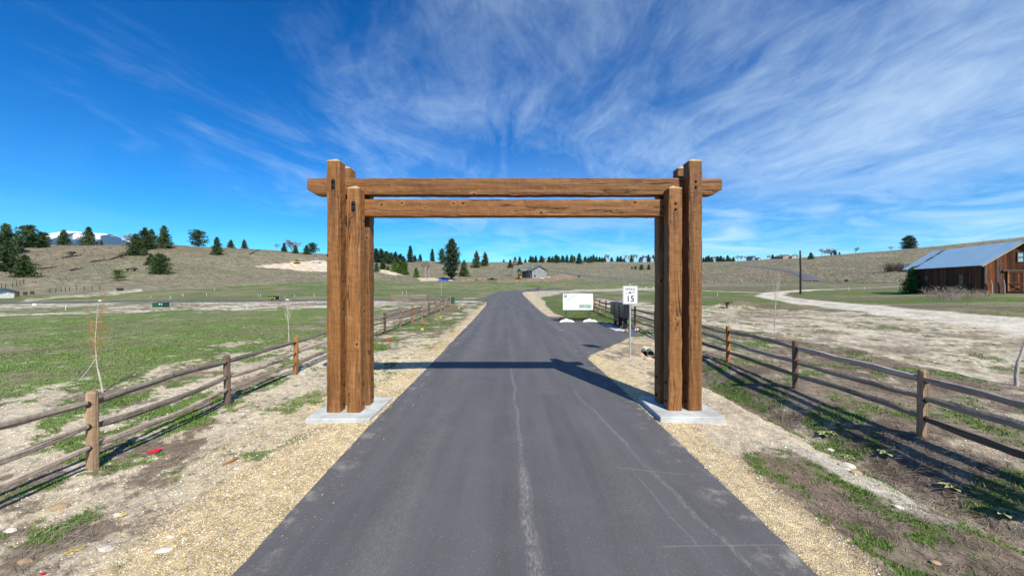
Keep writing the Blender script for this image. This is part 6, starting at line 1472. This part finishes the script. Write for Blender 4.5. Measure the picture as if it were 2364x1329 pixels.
# dry stalks and twigs
x, y, r = sample(110000, 3.4, 40); wg, wv, c, z0 = near_cover(x, y)
dk = np.maximum(sstep(.33, .16, c.mean(1)), .10)*(1-wg)*(1-wv); k = (rng.random(len(x)) < dk*np.where(x > 3, 1.0, .8)) & ~inroad(x, y) & ~onpad(x, y) & (np.abs(x) > 3.6); x, y, r = x[k], y[k], r[k]; n = len(x); z = H(x, y)
a = rng.uniform(0, 6.28, n); ln = rng.uniform(.03, .13, n)*np.clip(r/8, .7, 3); wd = np.clip(.0013*r/4, .0012, .008); rise = rng.uniform(0, .35, n)*ln
d = np.stack([np.cos(a), np.sin(a)], 1); nn = np.stack([-np.sin(a), np.cos(a)], 1)
q = [np.concatenate([np.stack([x,y],1)-d*ln[:,None]/2-nn*wd[:,None], (z+.006)[:,None]],1), np.concatenate([np.stack([x,y],1)-d*ln[:,None]/2+nn*wd[:,None], (z+.008)[:,None]],1), np.concatenate([np.stack([x,y],1)+d*ln[:,None]/2+nn*wd[:,None], (z+.012+rise)[:,None]],1), np.concatenate([np.stack([x,y],1)+d*ln[:,None]/2-nn*wd[:,None], (z+.010+rise)[:,None]],1)]
V = np.stack(q, 1).reshape(-1, 3); tag(inst('dry_litter', np_mesh('dry_litter', V, np.arange(len(V)).reshape(-1, 4), m_twig)), kind='stuff')
# heaps of thin dead stems (lower left, right ditch)
mb = MB(); r9 = random.Random(9)
for cu_, cv_, sp, nn_ in ((190,1215,.42,80),(120,1275,.4,60),(330,1180,.35,70),(420,1060,.2,50),(60,1310,.3,30),(270,1150,.3,50),(2150,1080,.6,210),(2260,1120,.7,240),(2200,1190,.55,190),(1900,960,.7,150),(2290,1240,.5,150),(1840,930,.6,110),(2050,1010,.6,150),(1990,1180,.4,90)):
    p = G(cu_, cv_)
    for _ in range(nn_):
        x_ = p.x + r9.gauss(0, sp); y_ = p.y + r9.gauss(0, sp*.6)
        if abs(x_) < 3.7: continue
        a = r9.uniform(0, 3.14); L = r9.uniform(.08,.32); z_ = Hs(x_, y_) + .012; k_ = r9.uniform(-.5,.5)
        mb.tube([(x_,y_,z_),(x_+L*.5*math.cos(a),y_+L*.5*math.sin(a),z_+r9.uniform(.005,.06)),(x_+L*math.cos(a+k_),y_+L*math.sin(a+k_),z_+r9.uniform(0,.03))], [.0022,.002,.001], 3, False)
tag(mb.build('dead_stems', M('grey_dead_stem', (0.34,0.285,0.25), (0.20,0.155,0.13), 5, bump=0)), kind='stuff')
# loose chippings on the shoulders and stones on the bare ground
x, y, r = sample(260000, 3.4, 17); wg, wv, c, z0 = near_cover(x, y)
k = (rng.random(len(x)) < np.maximum(wv*.85, (c.mean(1) > .25)*np.where(r < 9, .55, .35))) & ~onpad(x, y); k &= ~inroad(x, y) | (rng.random(len(x)) < .012); x, y, r = x[k], y[k], r[k]; n = len(x)
z = np.where(inroad(x, y), Hbase(x, y)+.001, H(x, y)); s = (0.0042 + .008*rng.random(n)**3)*np.clip(r/6, .85, 1.8); s = np.where((rng.random(n) < .012) & ~inroad(x, y), s*2.1, s)
O8 = np.array([(1,0,0),(0,1,0),(-1,0,0),(0,-1,0),(0,0,.8),(0,0,-.6)]); F8 = np.array([(0,1,4),(1,2,4),(2,3,4),(3,0,4)])
a = rng.uniform(0, 6.28, n); ca, sa = np.cos(a), np.sin(a); P8 = O8[None]*rng.uniform(.65, 1.35, (n, 6, 3)); X8 = P8[:,:,0]*ca[:,None]-P8[:,:,1]*sa[:,None]; Y8 = P8[:,:,0]*sa[:,None]+P8[:,:,1]*ca[:,None]
V = np.stack([X8*s[:,None]+x[:,None], Y8*s[:,None]+y[:,None], P8[:,:,2]*s[:,None]+(z+s*.25)[:,None]], -1); Fc = (F8[None]+6*np.arange(n)[:,None,None]).reshape(-1, 3)
shade = np.array([(0.62,0.50,0.30),(0.66,0.58,0.45),(0.52,0.40,0.22),(0.42,0.40,0.38),(0.72,0.68,0.60)])[rng.integers(0, 5, n)]
m_peb, t, b = new_mat('loose_stone'); at = t.add('ShaderNodeAttribute', attribute_name='tone'); t.put(b.inputs['Base Color'], at.outputs['Color']); t.put(b.inputs['Roughness'], .9); t.put(b.inputs['Specular IOR Level'], .15)
tag(inst('gravel', np_mesh('gravel', V.reshape(-1, 3), Fc, m_peb, False, {'tone': np.repeat(shade, 6, 0)})), kind='stuff')
# sage and bunch-grass tufts on the hills
x, y, r = sample(170000, 75, 460, 60); z = H(x, y); vv = CV - F*(z-CZ)/y; kk = np.hypot(x, y).astype(int)*0
wg, wv, c, z0 = near_cover(x, y); lum = c.mean(1)
k = (rng.random(len(x)) < (1-wg)*.8*np.clip(r/160, .2, 1)) & (lum < .27) & (z > 3.0); x, y, z, r = x[k], y[k], z[k], r[k]; n = len(x)
s = rng.uniform(.10, .36, n)*np.clip(r/170, .75, 1.5); T = []
for j in range(3):
    a = rng.uniform(0, 6.28, n); le = rng.uniform(.1, .8, n); aw = a+1.57; bx_ = x+rng.normal(0, .3, n)*s; by_ = y+rng.normal(0, .3, n)*s
    T.append(np.stack([np.stack([bx_-np.cos(aw)*s*.5, by_-np.sin(aw)*s*.5, z-.05], 1), np.stack([bx_+np.cos(aw)*s*.5, by_+np.sin(aw)*s*.5, z-.05], 1), np.stack([bx_+np.cos(a)*s*le, by_+np.sin(a)*s*le, z+s*rng.uniform(.4, .75, n)], 1)], 1))
V = np.concatenate(T).reshape(-1, 3); tag(inst('sagebrush', np_mesh('sagebrush', V, np.arange(len(V)).reshape(-1, 3), m_sage)), kind='stuff')
